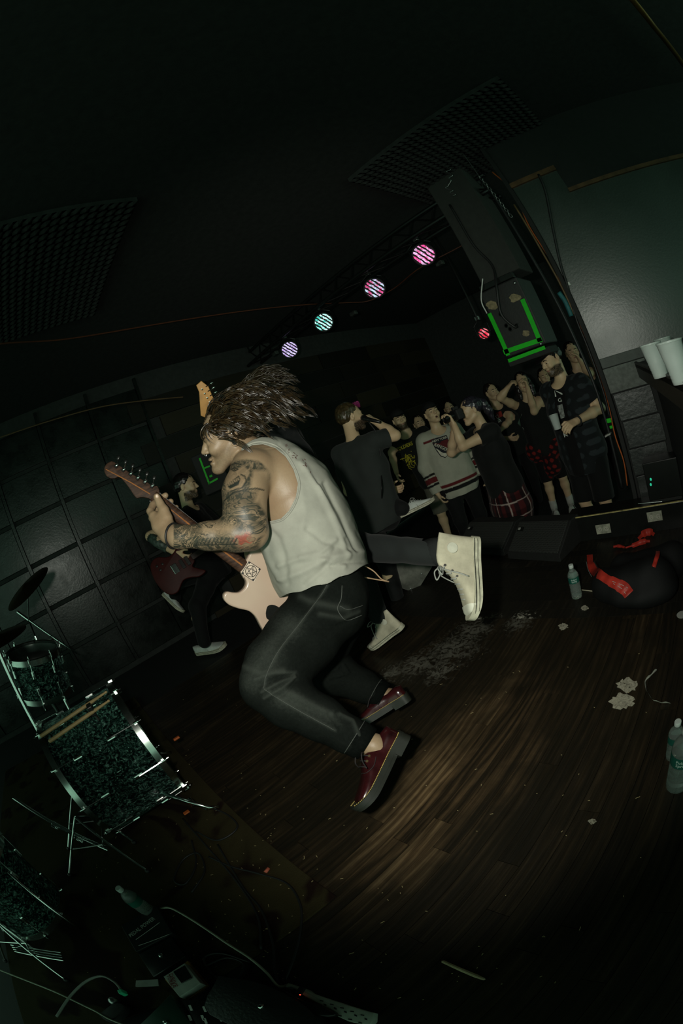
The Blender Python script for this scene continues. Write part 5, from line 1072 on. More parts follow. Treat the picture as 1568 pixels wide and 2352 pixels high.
# rib-knit trouser cuff at the raised ankle
MB().tube([at(985, 1266, 1.80), at(1030, 1270, 1.70)], [.062, .056], 20).build('ribbed_cuff', cloth('black rib knit', (.02, .022, .022), .9, bump=.6, weave=120), b2['root'], smooth=True)
def simple_guitar(label, O_, e1, e3, col, mats_head, L_neck=.44, name='electric_guitar', sc=1.0):
    e1 = unit(e1); e3 = unit(e3 - e1 * (e3 @ e1)); e2 = np.cross(e3, e1); g = empty(name, O_, label, 'guitar'); Pq = lambda x, y, z_: O_ + sc * (x * e1 + y * e2 + z_ * e3)
    ol2 = [(.04, .03), (.0, .06), (.03, .12), (.05, .145), (.0, .16), (-.06, .125), (-.13, .115), (-.22, .165), (-.30, .13), (-.33, 0), (-.30, -.13), (-.22, -.165), (-.13, -.115), (-.06, -.13), (.0, -.16), (.07, -.15), (.03, -.10), (.0, -.06), (.04, -.03)]
    MB().prism(spline([Pq(x, y, 0) for x, y in ol2 + ol2[:1]], 4)[:-1], -e3 * .042 * sc, .008, 3).build('guitar_body', col, g, auto=50)
    MB().box(Pq(.03 + L_neck / 2, 0, .008), (L_neck * sc, .05 * sc, .022 * sc), np.array([e1, e2, e3]), .005).build('neck', mats_head, g)
    hx_ = .03 + L_neck; MB().prism([Pq(*p) for p in ((hx_, -.024, .01), (hx_ + .03, -.034, .01), (hx_ + .15, -.05, .01), (hx_ + .19, -.035, .01), (hx_ + .185, -.005, .01), (hx_ + .15, .0, .01), (hx_ + .05, .05, .01), (hx_ + .02, .03, .01), (hx_, .024, .01))], -e3 * .014 * sc, .002, 1).build('headstock', mats_head, g)
    for i in range(6):
        b = Pq(hx_ + .035 + .024 * i, -.036 - .0028 * i, .012); MB().cyl(b + e2 * .012, b - e2 * .012, .003, 8).build('peg_shaft', M['chrome'], g); MB().ell(b - e2 * .02, np.array([e1, e2, e3]), (.006, .009, .004), 8, 6).build('peg_button', M['chrome'], g, smooth=True); MB().lathe(Pq(hx_ + .035 + .024 * i, -.018, .012), e3, [(.004, 0), (.004, .012), (0, .013)], 10).build('string_post', M['chrome'], g)
    MB().box(Pq(-.13, 0, .006), (.05, .08, .012), np.array([e1, e2, e3]), .003).build('bridge', M['chrome'], g)
    for x, y in ((-.2, .09), (-.24, .06), (-.25, .10)): MB().lathe(Pq(x, y, 0), e3, [(.011, 0), (.010, .012), (0, .013)], 14).build('control_knob', M['blackgloss'], g, auto=40)
    for x in (-.06, -.01): MB().box(Pq(x, 0, .004), (.03, .08, .010), np.array([e1, e2, e3]), .003).build('pickup', M['blackgloss'], g)
    for k in range(6): MB().tube([Pq(-.13, -.025 + .01 * k, .016), Pq(hx_, -.015 + .006 * k, .022)], .0006, 3).build('string', M['steel'], g)
    return g
M['maple'] = mat('amber maple', (.40, .20, .05), .3, var=.25, vs=18, spec=.5)
hd_ = at(447, 884, 2.0); bd_ = at(620, 1160, 2.2); e1_ = unit(hd_ - bd_); simple_guitar('guitar with an amber maple headstock rising behind the leaper\'s hair', hd_ - e1_ * .66, e1_, unit(CO - hd_), M['blackgloss'], M['maple'])
# ---- third guitarist in the dark on the drum side
g3r = figure('guitarist in black with a tattooed forearm and white sneakers, wide stance by the panelled wall', 424, 1120, 3.85, yaw=78, byaw=62, pitch=14, floor_z=0.0, hscale=1.0, lean=(-.08, 0), top=(.006, .007, .007), sleeve=.6, legcol=(.006, .007, .007), hair=('short', (.012, .01, .008)),
             arms=(((.10, .26, -.50), (.40, .10, -.42)), ((345, 1232, 3.65), (404, 1270, 3.5), (0, 1, .2))), hands=(.8, .6), feet=(((400, 1335, 4.15), (402, 1372, 4.2)), ((452, 1395, 3.75), (468, 1474, 3.72))), beard=True)
sl_ = MB(); sl_.tube([at(345, 1232, 3.65), at(362, 1245, 3.6), at(386, 1260, 3.54)], [.046, .047, .040], 16).build('tattoo_sleeve', mat('green blue tattooed skin', (.05, .075, .06), .5, var=.9, vs=38), g3r['root'], smooth=True)
hl, to_ = at(372, 1366, 4.25), at(424, 1414, 4.15); shoe(g3r['root'], hl, frame(to_ - hl, unit(at(405, 1362, 4.2) - at(392, 1395, 4.2)) + .1 * unit(CO - hl)), .285, 'low', SNEAK)
hl, to_ = fl(452, 1502, .02), fl(522, 1486, .012); shoe(g3r['root'], hl, frame(to_ - hl, np.array([0, 0, 1.0]) + .1 * unit(CO - hl)), np.linalg.norm(to_ - hl), 'low', SNEAK)
O3 = at(410, 1302, 3.45); simple_guitar('dark cherry red guitar with chrome bridge, slung on the guitarist by the panelled wall', O3 + .1 * unit(at(470, 1260, 3.45) - O3), at(480, 1255, 3.45) - O3, unit(CO - O3) + .25 * iu, mat('cherry red lacquer', (.040, .006, .005), .5, spec=.15), mat('dark neck', (.03, .015, .01), .4), .42)
# ================================================================ stage gear
A3 = np.eye(3)
def hungspeaker(label, x0, x1, z0, z1, y, depth, tapes, name='loudspeaker'):
    g = empty(name, ((x0 + x1) / 2, y + depth / 2, z0), label, 'loudspeaker'); MB().box(((x0 + x1) / 2, y + depth / 2, (z0 + z1) / 2), (x1 - x0, depth, z1 - z0), bev=.012).build('cabinet', mat('speaker cabinet paint', (.018, .019, .018), .6, bump=.3), g)
    return g
sp1 = hungspeaker('black loudspeaker back edged with bright green tape, hung beside the grey wall', -1.225, -.885, 1.40, 1.93, 3.0, .34, None)
M['gtape'] = mat('bright green cloth tape', (.010, .50, .012), .55, var=.08, spec=.3)
def ytape(pts, w, y, parent, m, name='tape_strip'):
    P = [ax(px_, py_, 1, y) for px_, py_ in pts]
    for a, b in zip(P[:-1], P[1:]): MB().box((a + b) / 2, (np.linalg.norm(b - a) + w * .9, w, .003), frame(b - a, (0, -1, 0))).build(name, m, parent)
ytape([(1125, 724), (1165, 812)], .034, 2.996, sp1, M['gtape']); ytape([(1201, 692), (1238, 780)], .036, 2.996, sp1, M['gtape']); ytape([(1160, 808), (1240, 781)], .034, 2.996, sp1, M['gtape'])
MB().box(((-1.225 - .885) / 2, 3.1, 1.352), (.36, .22, .05), bev=.006).build('lower_bracket', M['black'], sp1); ytape([(1170, 828), (1248, 799)], .026, 2.985, sp1, M['gtape'])
MB().box((-1.05, 3.02, 1.955), (.30, .05, .045), bev=.004).build('yoke', M['blackgloss'], sp1)
M['mtape'] = mat('torn masking tape', (.22, .18, .10), .8, var=.4, vs=50)
for c, rr in (((1130, 702), 13), ((1182, 684), 13), ((1207, 765), 9)):
    pts = [(c[0] + rr * (.7 + .5 * rng.random()) * math.cos(a), c[1] + rr * (.7 + .5 * rng.random()) * .8 * math.sin(a)) for a in np.linspace(0, 2 * math.pi, 14, endpoint=False)]; MB().prism([ax(*p, 1, 2.997) for p in pts], (0, -.002, 0)).build('tape_scrap', M['mtape'], sp1)
for px_, py_ in ((1187, 748), (1150, 722), (1172, 756), (1163, 748)): MB().lathe(ax(px_, py_, 1, 2.998), (0, -1, 0), [(.018, 0), (.018, .003), (.011, .004), (.010, 0)], 18).build('socket', M['blackgloss'], sp1, auto=40)
for px_, py_ in ((1181, 650), (1241, 790)): MB().ell(ax(px_, py_, 1, 2.99), A3, (.012, .008, .012), 8, 6).build('corner_bolt', M['steel'], sp1, smooth=True)
MB().tube(spline([ax(1108, 640, 1, 2.97), ax(1105, 690, 1, 2.97), ax(1118, 720, 1, 2.97)], 6), .005, 6).build('pale_wire', M['white'], sp1, smooth=True)
up_ = hungspeaker('tall dark grey cabinet above the green taped loudspeaker', -1.19, -.84, 1.985, CEIL - .02, 3.05, .34, None, 'speaker_column'); up_.children[0].data.materials[0] = mat('dark grey carpet', (.032, .034, .030), .9, bump=.5)
tag(MB().tube(spline([ax(1032, 470, 1, 3.02), ax(1085, 560, 1, 3.02), ax(1130, 610, 1, 3.02), ax(1140, 660, 1, 2.94), ax(1150, 720, 1, 2.94), ax(1180, 750, 1, 2.96), ax(1187, 748, 1, 2.985)], 8), .010, 8).build('speaker_cable', M['rubber'], None, smooth=True), 'thick black cable plugged into the green taped loudspeaker', 'cable')
sp2 = empty('loudspeaker', at(490, 1100, 4.4), 'small far loudspeaker outlined with green tape, beyond the leaper\'s chin', 'loudspeaker'); q0 = at(484, 1082, 4.3)
vA = frame(unit(CO - q0) * np.array([1, 1, 0]), (0, 0, 1)); MB().box(q0 - vA[0] * .15, (.3, .28, .42), vA, .01).build('cabinet', M['black'], sp2)
def tapeq(pts, w, parent):
    P = [onplane(x, y, q0 + vA[0] * .003, vA[0]) for x, y in pts]
    for a, b in zip(P[:-1], P[1:]): MB().box((a + b) / 2, (np.linalg.norm(b - a) + w, w, .003), frame(b - a, vA[0])).build('tape_strip', M['gtape'], parent)
tapeq([(459, 1054), (480, 1110)], .018, sp2); tapeq([(480, 1110), (498, 1100)], .018, sp2); tapeq([(470, 1075), (480, 1071)], .016, sp2); tapeq([(483, 1094), (485, 1093)], .02, sp2)
# truss with LED pars
lp = [(665, 803), (743, 740), (860, 662), (973, 585)]; LZ = 2.55; LP = [fl(*p, LZ) for p in lp]; tdir = unit(LP[-1] - LP[0])
tr_ = empty('lighting_truss', LP[1] + np.array([0, 0, .12]), 'black lighting truss hung under the ceiling, carrying the coloured lamps', 'truss'); ta, tb = LP[0] - tdir * .8, LP[-1] + tdir * .9
side = np.cross(tdir, [0, 0, 1]); cor = [side * .11 + np.array([0, 0, .16]), -side * .11 + np.array([0, 0, .16]), np.array([0, 0, .36])]
for c in cor: MB().cyl(ta + c, tb + c, .022, 10).build('chord', M['blackgloss'], tr_)
nT = 14
for k in range(nT):
    for c, d in ((0, 1), (1, 2), (2, 0)): MB().cyl(ta + (tb - ta) * k / nT + cor[c], ta + (tb - ta) * (k + 1) / nT + cor[d], .009, 6).build('lacing', M['blackgloss'], tr_)
for e in (ta, tb): MB().cyl(e + cor[2], np.array([e[0], e[1], CEIL + .01]), .012, 8).build('hanger', M['blackgloss'], tr_)
def led_mat(name, c1, c2, st):
    t = NT(name); c = t.coord('Object', (1, 1, 1)); w = t.n('TexWave', {'Vector': c, 'Scale': 11, 'Distortion': 2.2, 'Detail': 2.0, 'Detail Scale': 2.5}, bands_direction='DIAGONAL').outputs[0]; v = t.n('TexVoronoi', {'Vector': c, 'Scale': 62}).outputs['Distance']
    on = t.math('MULTIPLY', t.ramp(w, [(.35, (0, 0, 0)), (.55, (1, 1, 1))]), t.ramp(v, [(.45, (1, 1, 1)), (.8, (.4, .4, .4))])); n = t.noise(c, 22, 2).outputs[0]
    t.set(col=(.01, .01, .01), emit=t.mix(t.ramp(n, [(.42, (0, 0, 0)), (.58, (1, 1, 1))]), c1, c2), es=t.math('MULTIPLY', on, st)); return t.m
cols = [((.42, .30, .62), (.62, .55, .85)), ((.05, .55, .45), (.55, .85, .80)), ((.55, .06, .20), (.45, .62, .80)), ((.85, .06, .28), (.80, .45, .75))]; nm = ['violet', 'turquoise', 'red and blue', 'pink']
def par(P, aim, cm, label, R=.094, group='coloured LED stage lamps'):
    a = unit(aim - P); g = empty('stage_lamp', P - a * .1, label, 'lamp', group)
    MB().lathe(P - a * .16, a, [(.03, 0), (.07, .01), (R + .004, .05), (R + .012, .16), (R + .014, .185), (R + .004, .186), (R + .001, .162)], 28, cap=(1, 0)).build('can', M['black'], g, auto=40); MB().lathe(P, a, [(0, 0), (R, 0)], 32).build('led_face', cm, g)
    sd = unit(np.cross(a, [0, 0, 1])); top_ = P - a * .07 + np.array([0, 0, .17]); MB().tube([P - a * .07 + sd * (R + .02), P - a * .07 + sd * (R + .02) + np.array([0, 0, .10]), top_, P - a * .07 - sd * (R + .02) + np.array([0, 0, .10]), P - a * .07 - sd * (R + .02)], .007, 6).build('yoke', M['blackgloss'], g)
    MB().box(top_ + np.array([0, 0, .01]), (.05, .04, .05), frame(tdir, (0, 0, 1)), .006).build('clamp', M['steel'], g)
    MB().box(P + a * .02 + sd * (R + .015), (.05, .03, .012), frame(a, (0, 0, 1)), .003).build('bracket_glint', M['steel'], g) if False else None
    return g
for i in range(4): par(LP[i], CO, led_mat('lit ' + nm[i] + ' LEDs', cols[i][0], cols[i][1], 1.5), nm[i] + ' lit LED stage lamp hanging under the black truss')
rp = at(1111, 766, 4.6); par(rp, CO, led_mat('lit red LEDs', (.85, .02, .06), (.95, .25, .30), 1.3), 'small red lit LED lamp beside the green taped loudspeaker', .056)
MB().cyl(rp + np.array([0, 0, .16]), np.array([rp[0], rp[1], CEIL + .01]), .012, 8).build('drop_rod', M['blackgloss'], [o for o in bpy.data.objects if o.get('label', '').startswith('small red')][0])
for i, (px_, py_) in enumerate(((1010, 605), (812, 720), (700, 835), (632, 812), (638, 842))):
    p = fl(px_, py_, LZ + .12); MB().box(p, (.09, .06, .05), frame(tdir, (0, 0, 1)), .008).build('clamp_block', mat('scuffed grey metal', (.10, .11, .10), .4, .6, var=.6, vs=30), tr_)
tag(MB().tube(spline([fl(0, 790, 2.7), fl(180, 775, 2.7), fl(420, 735, 2.75), fl(700, 700, 2.75), fl(800, 695, 2.72), fl(850, 690, 2.66), fl(905, 662, 2.66), fl(960, 618, 2.66), fl(1040, 575, 2.68), fl(1095, 545, 2.7)], 8), .006, 6).build('ceiling_cable', mat('dull orange cable', (.12, .035, .015), .6)), 'long thin cable looped along the ceiling and truss', 'cable')
tag(MB().tube(spline([ax(0, 1005, 0, -4.55), ax(120, 965, 0, -4.55), ax(230, 935, 0, -4.55), ax(315, 922, 0, -4.55), ax(420, 912, 0, -4.55)], 8), .007, 6).build('wall_cable', mat('dull brown cable', (.16, .09, .04), .6)), 'thin brown cable pinned along the dark left wall', 'cable')
# monitors at the stage front
def wedge(label, P, front, w, d, hh, name='floor_monitor'):             # P: middle of the bottom front edge, front: unit vector the grille looks to
    f = unit(front); l = np.cross([0, 0, 1.0], f); g = empty(name, P, label, 'monitor'); Z = np.array([0, 0, 1.0])
    prof = [(0, 0), (.0, .05), (-d * .55, hh), (-d * .8, hh), (-d, hh * .55), (-d, 0)]; R_ = [P + a * f + b * Z - l * w / 2 for a, b in prof]; g_ = MB().prism(R_, l * w, .004, 1).build('cabinet', M['black'], g)
    sl = unit(prof[2][0] * f + (hh - .05) * Z); n = np.cross(l, sl); n = n if n @ f > 0 else -n; sl_len = math.hypot(d * .55, hh - .05); c = P + .05 * Z + sl * sl_len / 2
    t = M.get('grille') or NT('perforated steel grille'); 
    if 'grille' not in M:
        co = t.coord(); v = t.n('TexVoronoi', {'Vector': co, 'Scale': 120, 'Randomness': .1}).outputs['Distance']; t.set(col=t.ramp(v, [(.25, (.004, .004, .004)), (.4, (.05, .054, .05))]), rough=.45, metal=.3); t.bump(v, .5, .004); M['grille'] = t.m
    MB().box(c + n * .006, (sl_len * .94, w * .94, .014), np.array([sl, l, n]), .005).build('grille', M['grille'], g); MB().box(c + n * .015 + l * w * .38 * (-1) + sl * sl_len * .22, (.035, .06, .006), np.array([sl, l, n]), .002).build('badge', M['blackgloss'], g)
    MB().box(c + n * .019 - l * w * .40 + sl * sl_len * .22, (.022, .022, .003), np.array([sl, l, n]), .001).build('badge_logo', M['grey'], g); return g
wf = unit(fl(1285, 1290) - fl(1170, 1283)); wn = np.cross(wf, [0, 0, 1.0]); wn = wn if wn @ (CO - fl(1230, 1287)) > 0 else -wn
wedge('black wedge monitor with perforated grille and small badge at the stage edge', (fl(1170, 1283) + fl(1285, 1290)) / 2, wn, .50, .42, .20)
wedge('black wedge monitor standing behind the kicked-up cream shoe', (fl(1170, 1283) + fl(1285, 1290)) / 2 - wf * .60 - wn * .04, wn, .56, .42, .185)
# scuffed wedge seen from its end
m3 = [(893, 1292), (903, 1276), (990, 1284), (994, 1300), (962, 1352), (940, 1358), (900, 1344)]; mo = fl(935, 1357); mn = unit((CO - mo) * np.array([1, 1, 0])); g = empty('floor_monitor', mo, 'scuffed grey end of a floor monitor with screw heads, below the raised leg', 'monitor')
MB().prism([onplane(x, y, mo, mn) for x, y in m3], -mn * .45, .006, 2).build('cabinet', mat('scuffed grey paint', (.15, .155, .13), .75, var=.45, vs=11, bump=.4), g, auto=40)
for x, y in ((903, 1334), (968, 1318), (985, 1292), (912, 1285), (943, 1352)): MB().lathe(onplane(x, y, mo, mn) + mn * .0, mn, [(.007, 0), (.006, .003), (0, .004)], 10).build('screw_head', M['steel'], g)
# wall outlets on the ledge
def outlet(px_, py_, parent):
    c = ax(px_, py_, 1, 2.758); pl_ = MB().box(c, (.115, .006, .07), None, .002).build('outlet_plate', mat('stained ivory plate', (.30, .31, .24), .5, var=.4, vs=30), parent)
    for dx in (-.027, .027):
        MB().lathe(c + np.array([dx, -.003, 0]), (0, -1, 0), [(.018, 0), (.017, .003), (0, .003)], 18).build('socket_face', mat('cream socket', (.42, .42, .34), .5), pl_)
        sl2 = MB()
        for q in (-.006, .006): sl2.box(c + np.array([dx + q, -.0065, .003]), (.0022, .001, .008))
        sl2.box(c + np.array([dx, -.0065, -.008]), (.004, .001, .004)); tag(sl2.build('socket_slots', M['black'], pl_), kind='stuff')
outlet(1385, 1215, ledge); outlet(1503, 1186, ledge)
# grey wall cables
for col_, pts, r_, lab in ((('orange extension cord', (.42, .10, .02)), [(1130, 395), (1178, 440), (1215, 520), (1265, 600), (1296, 668), (1330, 745), (1365, 835), (1395, 925), (1412, 1000), (1432, 1060), (1440, 1115)], .0055, 'orange extension cord running down the edge of the grey wall'),
                           (('black wall cable', (.01, .01, .01)), [(1236, 400), (1252, 440), (1268, 520), (1285, 600), (1302, 655), (1322, 730), (1350, 800), (1385, 900), (1400, 960)], .010, 'thick black cable dropping across the grey wall from the wooden trim'),
                           (('brown wall cable', (.14, .09, .04)), [(1180, 470), (1240, 570), (1290, 660), (1330, 750), (1360, 830), (1376, 870)], .008, 'brown cable bundled beside the orange cord on the wall edge'),
                           (('black bundle cable', (.012, .014, .014)), [(1120, 430), (1190, 540), (1260, 660), (1320, 780), (1370, 900), (1410, 1040), (1428, 1120)], .012, 'fat black cable bundle along the opening beside the grey wall')):
    tag(MB().tube(spline([ax(x, y, 1, 2.985 if 'orange' in col_[0] else 2.975) for x, y in pts], 6), r_, 7).build('wall_cable', mat(col_[0], col_[1], .5), None, smooth=True), lab, 'cable')
tag(MB().tube(spline([ax(x, y, 1, 2.965) for x, y in ((1283, 672), (1296, 690), (1303, 705), (1312, 726))], 5), .018, 8).build('tape_wrap', mat('teal tape', (.02, .12, .13), .6, var=.4), None, smooth=True), 'teal tape wrapped round the cables on the wall edge', 'tape')
tag(MB().box(ax(1305, 652, 1, 2.99), (.025, .01, .025), None, .003).build('cable_clip', M['white']), 'small white cable clip on the grey wall', 'clip')
tag(MB().box(ax(1396, 998, 1, 2.975), (.05, .012, .05), frame((1, 0, .25), (0, -1, 0)), .003).build('paper_tag', M['grey']), 'small grey paper tag on the wall edge below the green tape', 'tag')
for x, y, w_, lab in ((1398, 966, .036, 'larger scrap of bright green tape round the cables at the wall edge'), (1403, 981, .024, 'small scrap of bright green tape below the larger one on the cables')): tag(MB().box(ax(x, y, 1, 2.968), (w_, .012, w_ * .9), None, .004).build('tape_scrap', M['gtape']), lab, 'tape')
# counter with stacked cups
ct = empty('bar_counter', (.4, 2.2, 0), 'dark slanting counter at the end of the grey wall with plastic cups on top', 'counter'); kA, kB = np.array([-.30, 2.97, 0]), np.array([.03, 1.12, 0]); zz = np.array([0, 0, 1.0]); kin = unit(np.cross(kB - kA, zz)); kin = kin if kin[0] > 0 else -kin
MB().prism([kA + zz * 1.06, kB + zz * 1.06, np.array([1.3, 1.12, 1.06]), np.array([1.3, 2.97, 1.06])], zz * .03, .004, 1).build('counter_top', mat('worn dark top', (.022, .022, .02), .5, bump=.3), ct); MB().prism([kA + zz * .99, kB + zz * .99, kB + zz * 1.10, kA + zz * 1.10], kin * .02, .003, 1).build('fascia_board', mat('dark fascia wood', (.020, .016, .012), .45, var=.4, vs=8, bump=.2), ct)
MB().prism([kA + kin * .10, kB + kin * .10, np.array([1.2, 1.2, 0]), np.array([1.2, 2.9, 0])], zz * 1.06).build('counter_base', M['black'], ct)
for i, (px_, py_, lab) in enumerate(((1518, 866, 'ribbed frosted plastic cup by the wall end of the dark counter'), (1566, 880, 'large frosted cup with bright ribs on the dark counter'), (1540, 838, 'frosted cup standing behind the other two on the counter'))):
    b = fl(px_, py_, 1.091); pf = [(.030, 0), (.0305, .004)]
    for k in range(5): pf += [(.032 + .0012 * k, .012 + k * .010), (.0312 + .0012 * k, .017 + k * .010)]
    pf += [(.0405, .085), (.044, .118), (.046, .120), (.046, .124), (.043, .123), (.039, .085), (.029, .006)]
    tag(MB().lathe(b, (0, 0, 1), pf, 28).build('plastic_cup', M['cup'], None, auto=40), lab, 'cup')
# ceiling foam, pipe, chain
M['foam'] = mat('charcoal acoustic foam', (.038, .040, .038), .95, var=.2, spec=.05, bump=.3)
def foam(label, x0, x1, y0, y1, step=.055):
    nx, ny = int((x1 - x0) / step), int((y1 - y0) / step); V = []; Fs = []; nx2, ny2 = nx * 2 + 1, ny * 2 + 1
    for i in range(nx2):
        for j in range(ny2): V.append((x0 + (x1 - x0) * i / (nx2 - 1), y0 + (y1 - y0) * j / (ny2 - 1), CEIL - .035 - (.016 if i % 2 and j % 2 else 0)))
    for i in range(nx2 - 1):
        for j in range(ny2 - 1): Fs.append((i * ny2 + j, i * ny2 + j + 1, (i + 1) * ny2 + j + 1, (i + 1) * ny2 + j))
    g = empty('foam_panel', ((x0 + x1) / 2, (y0 + y1) / 2, CEIL - .04), label, 'panel'); MB().add(V, Fs).build('foam_face', M['foam'], g); MB().box(((x0 + x1) / 2, (y0 + y1) / 2, CEIL - .018), (x1 - x0, y1 - y0, .034)).build('backing', M['foam'], g); return g
foam('charcoal foam panel on the ceiling above the drum side', -2.95, -1.68, -1.1, .89); foam('dark square foam panel on the ceiling above the stage front', -1.37, -.02, 2.3, 3.4)
tag(MB().tube([fl(1440, -14, 2.85), fl(1500, 60, 2.85), fl(1580, 165, 2.85)], .022, 12).build('ceiling_pipe', mat('aged brass pipe', (.20, .11, .03), .45, .6), None, smooth=True), 'brass coloured pipe under the black ceiling', 'pipe')
ch = empty('hanging_chain', fl(1140, 420, 2.8), 'steel chain hanging from the ceiling beside the grey wall', 'chain'); c0, c1 = ax(1100, 405, 1, 2.9), ax(1172, 495, 1, 2.9)
for k in range(16):
    c = c0 + (c1 - c0) * k / 15; a = unit(c1 - c0); b = unit(np.cross(a, [0, 1, 0]) if k % 2 else np.cross(np.cross(a, [0, 1, 0]), a)); MB().tube([c + .017 * math.cos(t) * a + .009 * math.sin(t) * b for t in np.linspace(0, 2 * math.pi, 12, endpoint=False)], .0028, 5, closed=True).build('chain_link', M['steel'], ch, smooth=True)
MB().cyl(c0, (c0[0], c0[1], CEIL + .01), .004, 6).build('hook', M['steel'], ch)
kn_ = MB(); r5 = np.random.default_rng(9); kp = [ax(1033 + r5.normal() * 5, 385 + 66 * q / 14, 1, 2.9) for q in range(15)]; kn_.tube(spline(kp, 4), .003, 5); tag(kn_.build('wire_tangle', M['steel'], None, smooth=True), 'tangle of pale wire hanging from the ceiling panel', 'wire')
# ================================================================ drum kit on the rug
def rug_mat():
    t = NT('patterned brown rug'); c = t.coord(); n = t.noise(c, 2.6, 3, .5, .8).outputs[0]; f = t.noise(c, 300, 2).outputs[0]; sp_ = t.noise(c, 130, 3, .8).outputs[0]
    a = t.ramp(n, [(.38, (.013, .007, .005)), (.46, (.030, .025, .011)), (.58, (.036, .030, .013)), (.63, (.014, .007, .005))], 'LINEAR'); a = t.mix(t.ramp(sp_, [(.70, (0, 0, 0)), (.78, (.8, .8, .8))]), a, (.20, .16, .07))
    t.set(col=a, rough=.95, spec=.1); t.bump(f, .6, .004); return t.m
rug = tag(MB().box((-2.3, -.70, .004), (2.86, 1.56, .008), bev=.003).build('rug', rug_mat()), 'worn brown patterned rug under the drums and pedals', 'rug')
def sparkle():
    t = NT('dark teal crinkled foil drum wrap'); c = t.coord(); n = t.noise(t.n('Mapping', {0: c, 3: (1, 1, 1.3)}).outputs[0], 46, 4, .6, 1.4); v = t.n('TexVoronoi', {'Vector': n.outputs[1], 'Scale': 5.0}).outputs['Color']
    t.set(col=t.ramp(n.outputs[0], [(.42, (.004, .010, .009)), (.53, (.05, .13, .11)), (.60, (.35, .60, .52)), (.66, (.02, .06, .05))]), rough=.26, metal=.85, spec=.5); t.bump(n.outputs[0], 1.0, .05); return t.m
M['foil'] = sparkle()
M['head_'] = mat('dark drum head', (.02, .022, .02), .5); M['hoopb'] = mat('chrome hoop', (.6, .66, .62), .22, 1.0)
def drum(label, O_, axis, R, D, nl, feet=None, name='drum', hoopw=.02, mount=True):
    a = unit(axis); g = empty(name, O_ + a * D / 2, label, 'drum'); MB().lathe(O_, a, [(R, 0), (R, D)], 56).build('shell', M['foil'], g, auto=40)
    for e, sg in ((0, -1), (D, 1)):
        MB().lathe(O_ + a * e, a * sg, [(R + .004, -.012), (R + .012, -.012), (R + .012, hoopw), (R + .003, hoopw + .003), (R - .002, hoopw)], 56, cap=(0, 0)).build('hoop', M['hoopb'], g, auto=40); MB().lathe(O_ + a * (e + sg * .004), a * sg, [(R + .002, 0), (0, .004)], 40).build('drum_head', M['head_'], g, smooth=True)
    e1 = unit(np.cross(a, [0.3, 0.2, 1])); e2 = np.cross(a, e1)
    for k in range(nl):
        t = 2 * math.pi * (k + .5) / nl; rr = math.cos(t) * e1 + math.sin(t) * e2; lg = empty('lug', O_ + rr * R); lg.parent = g; lg.matrix_parent_inverse = world_of(g).inverted()
        for h in (.28, .72): MB().box(O_ + a * D * h + rr * (R + .008), (.05, .02, .018), frame(a, rr), .006).build('lug_casing', M['chrome'], lg)
        for h0, h1 in ((-.045 / D, .28), (.72, 1 + .045 / D)): MB().cyl(O_ + a * D * h0 + rr * (R + .016), O_ + a * D * h1 + rr * (R + .012), .003, 6).build('tension_rod', M['chrome'], lg)
        for h, sg in ((0, -1), (D, 1)): MB().box(O_ + a * (h + sg * .018) + rr * (R + .016), (.03, .012, .018), frame(a, rr), .004).build('claw', M['chrome'], lg)
    return g
R_b = .325; bc = np.array([-2.05, -.02, R_b + .026]); bd = drum('large dark teal sparkle bass drum with chrome hoops on the rug', bc + np.array([0, -.46, 0]), (0, 1, 0), R_b - .012, .44, 10, name='bass_drum')
for q in (-1, 1): MB().tube([bc + np.array([q * .26, -.12, -.16]), bc + np.array([q * .36, .02, -.31]), bc + np.array([q * .37, .06, -R_b - .008])], .010, 8).build('spur', M['chrome'], bd, smooth=True)
st = at(285, 1640, 1.93)
for i, (p0, p1, lab) in enumerate((((92, 1692), (246, 1588), 'pale wooden drumstick held above the bass drum, upper of the pair'), ((112, 1704), (252, 1608), 'pale wooden drumstick held above the bass drum, lower of the pair'))):
    a, b = fl(*p0, .735 - .02 * i), fl(*p1, .735 - .02 * i); d = unit(b - a); L_ = np.linalg.norm(b - a); tag(MB().lathe(a, d, [(.003, 0), (.0075, .004), (.008, .02), (.008, L_ * .72), (.0045, L_ * .95), (.0038, L_ * .96), (.0058, L_ * .98), (.005, L_ - .003), (.001, L_)], 14).build('drumstick', mat('hickory', (.34, .24, .11), .5, var=.15)), lab, 'drumstick')
hb = fl(205, 1622, .73); hg = empty('stick_holder', hb, 'black clip holding the two drumsticks on the bass drum', 'holder'); MB().box(hb + np.array([0, 0, -.012]), (.09, .025, .045), None, .004).build('clip', M['blackgloss'], hg); MB().cyl(hb - np.array([0, 0, .03]), hb * np.array([1, 1, 0]) + np.array([0, 0, .66]), .008, 8).build('stem', M['chrome'], hg)
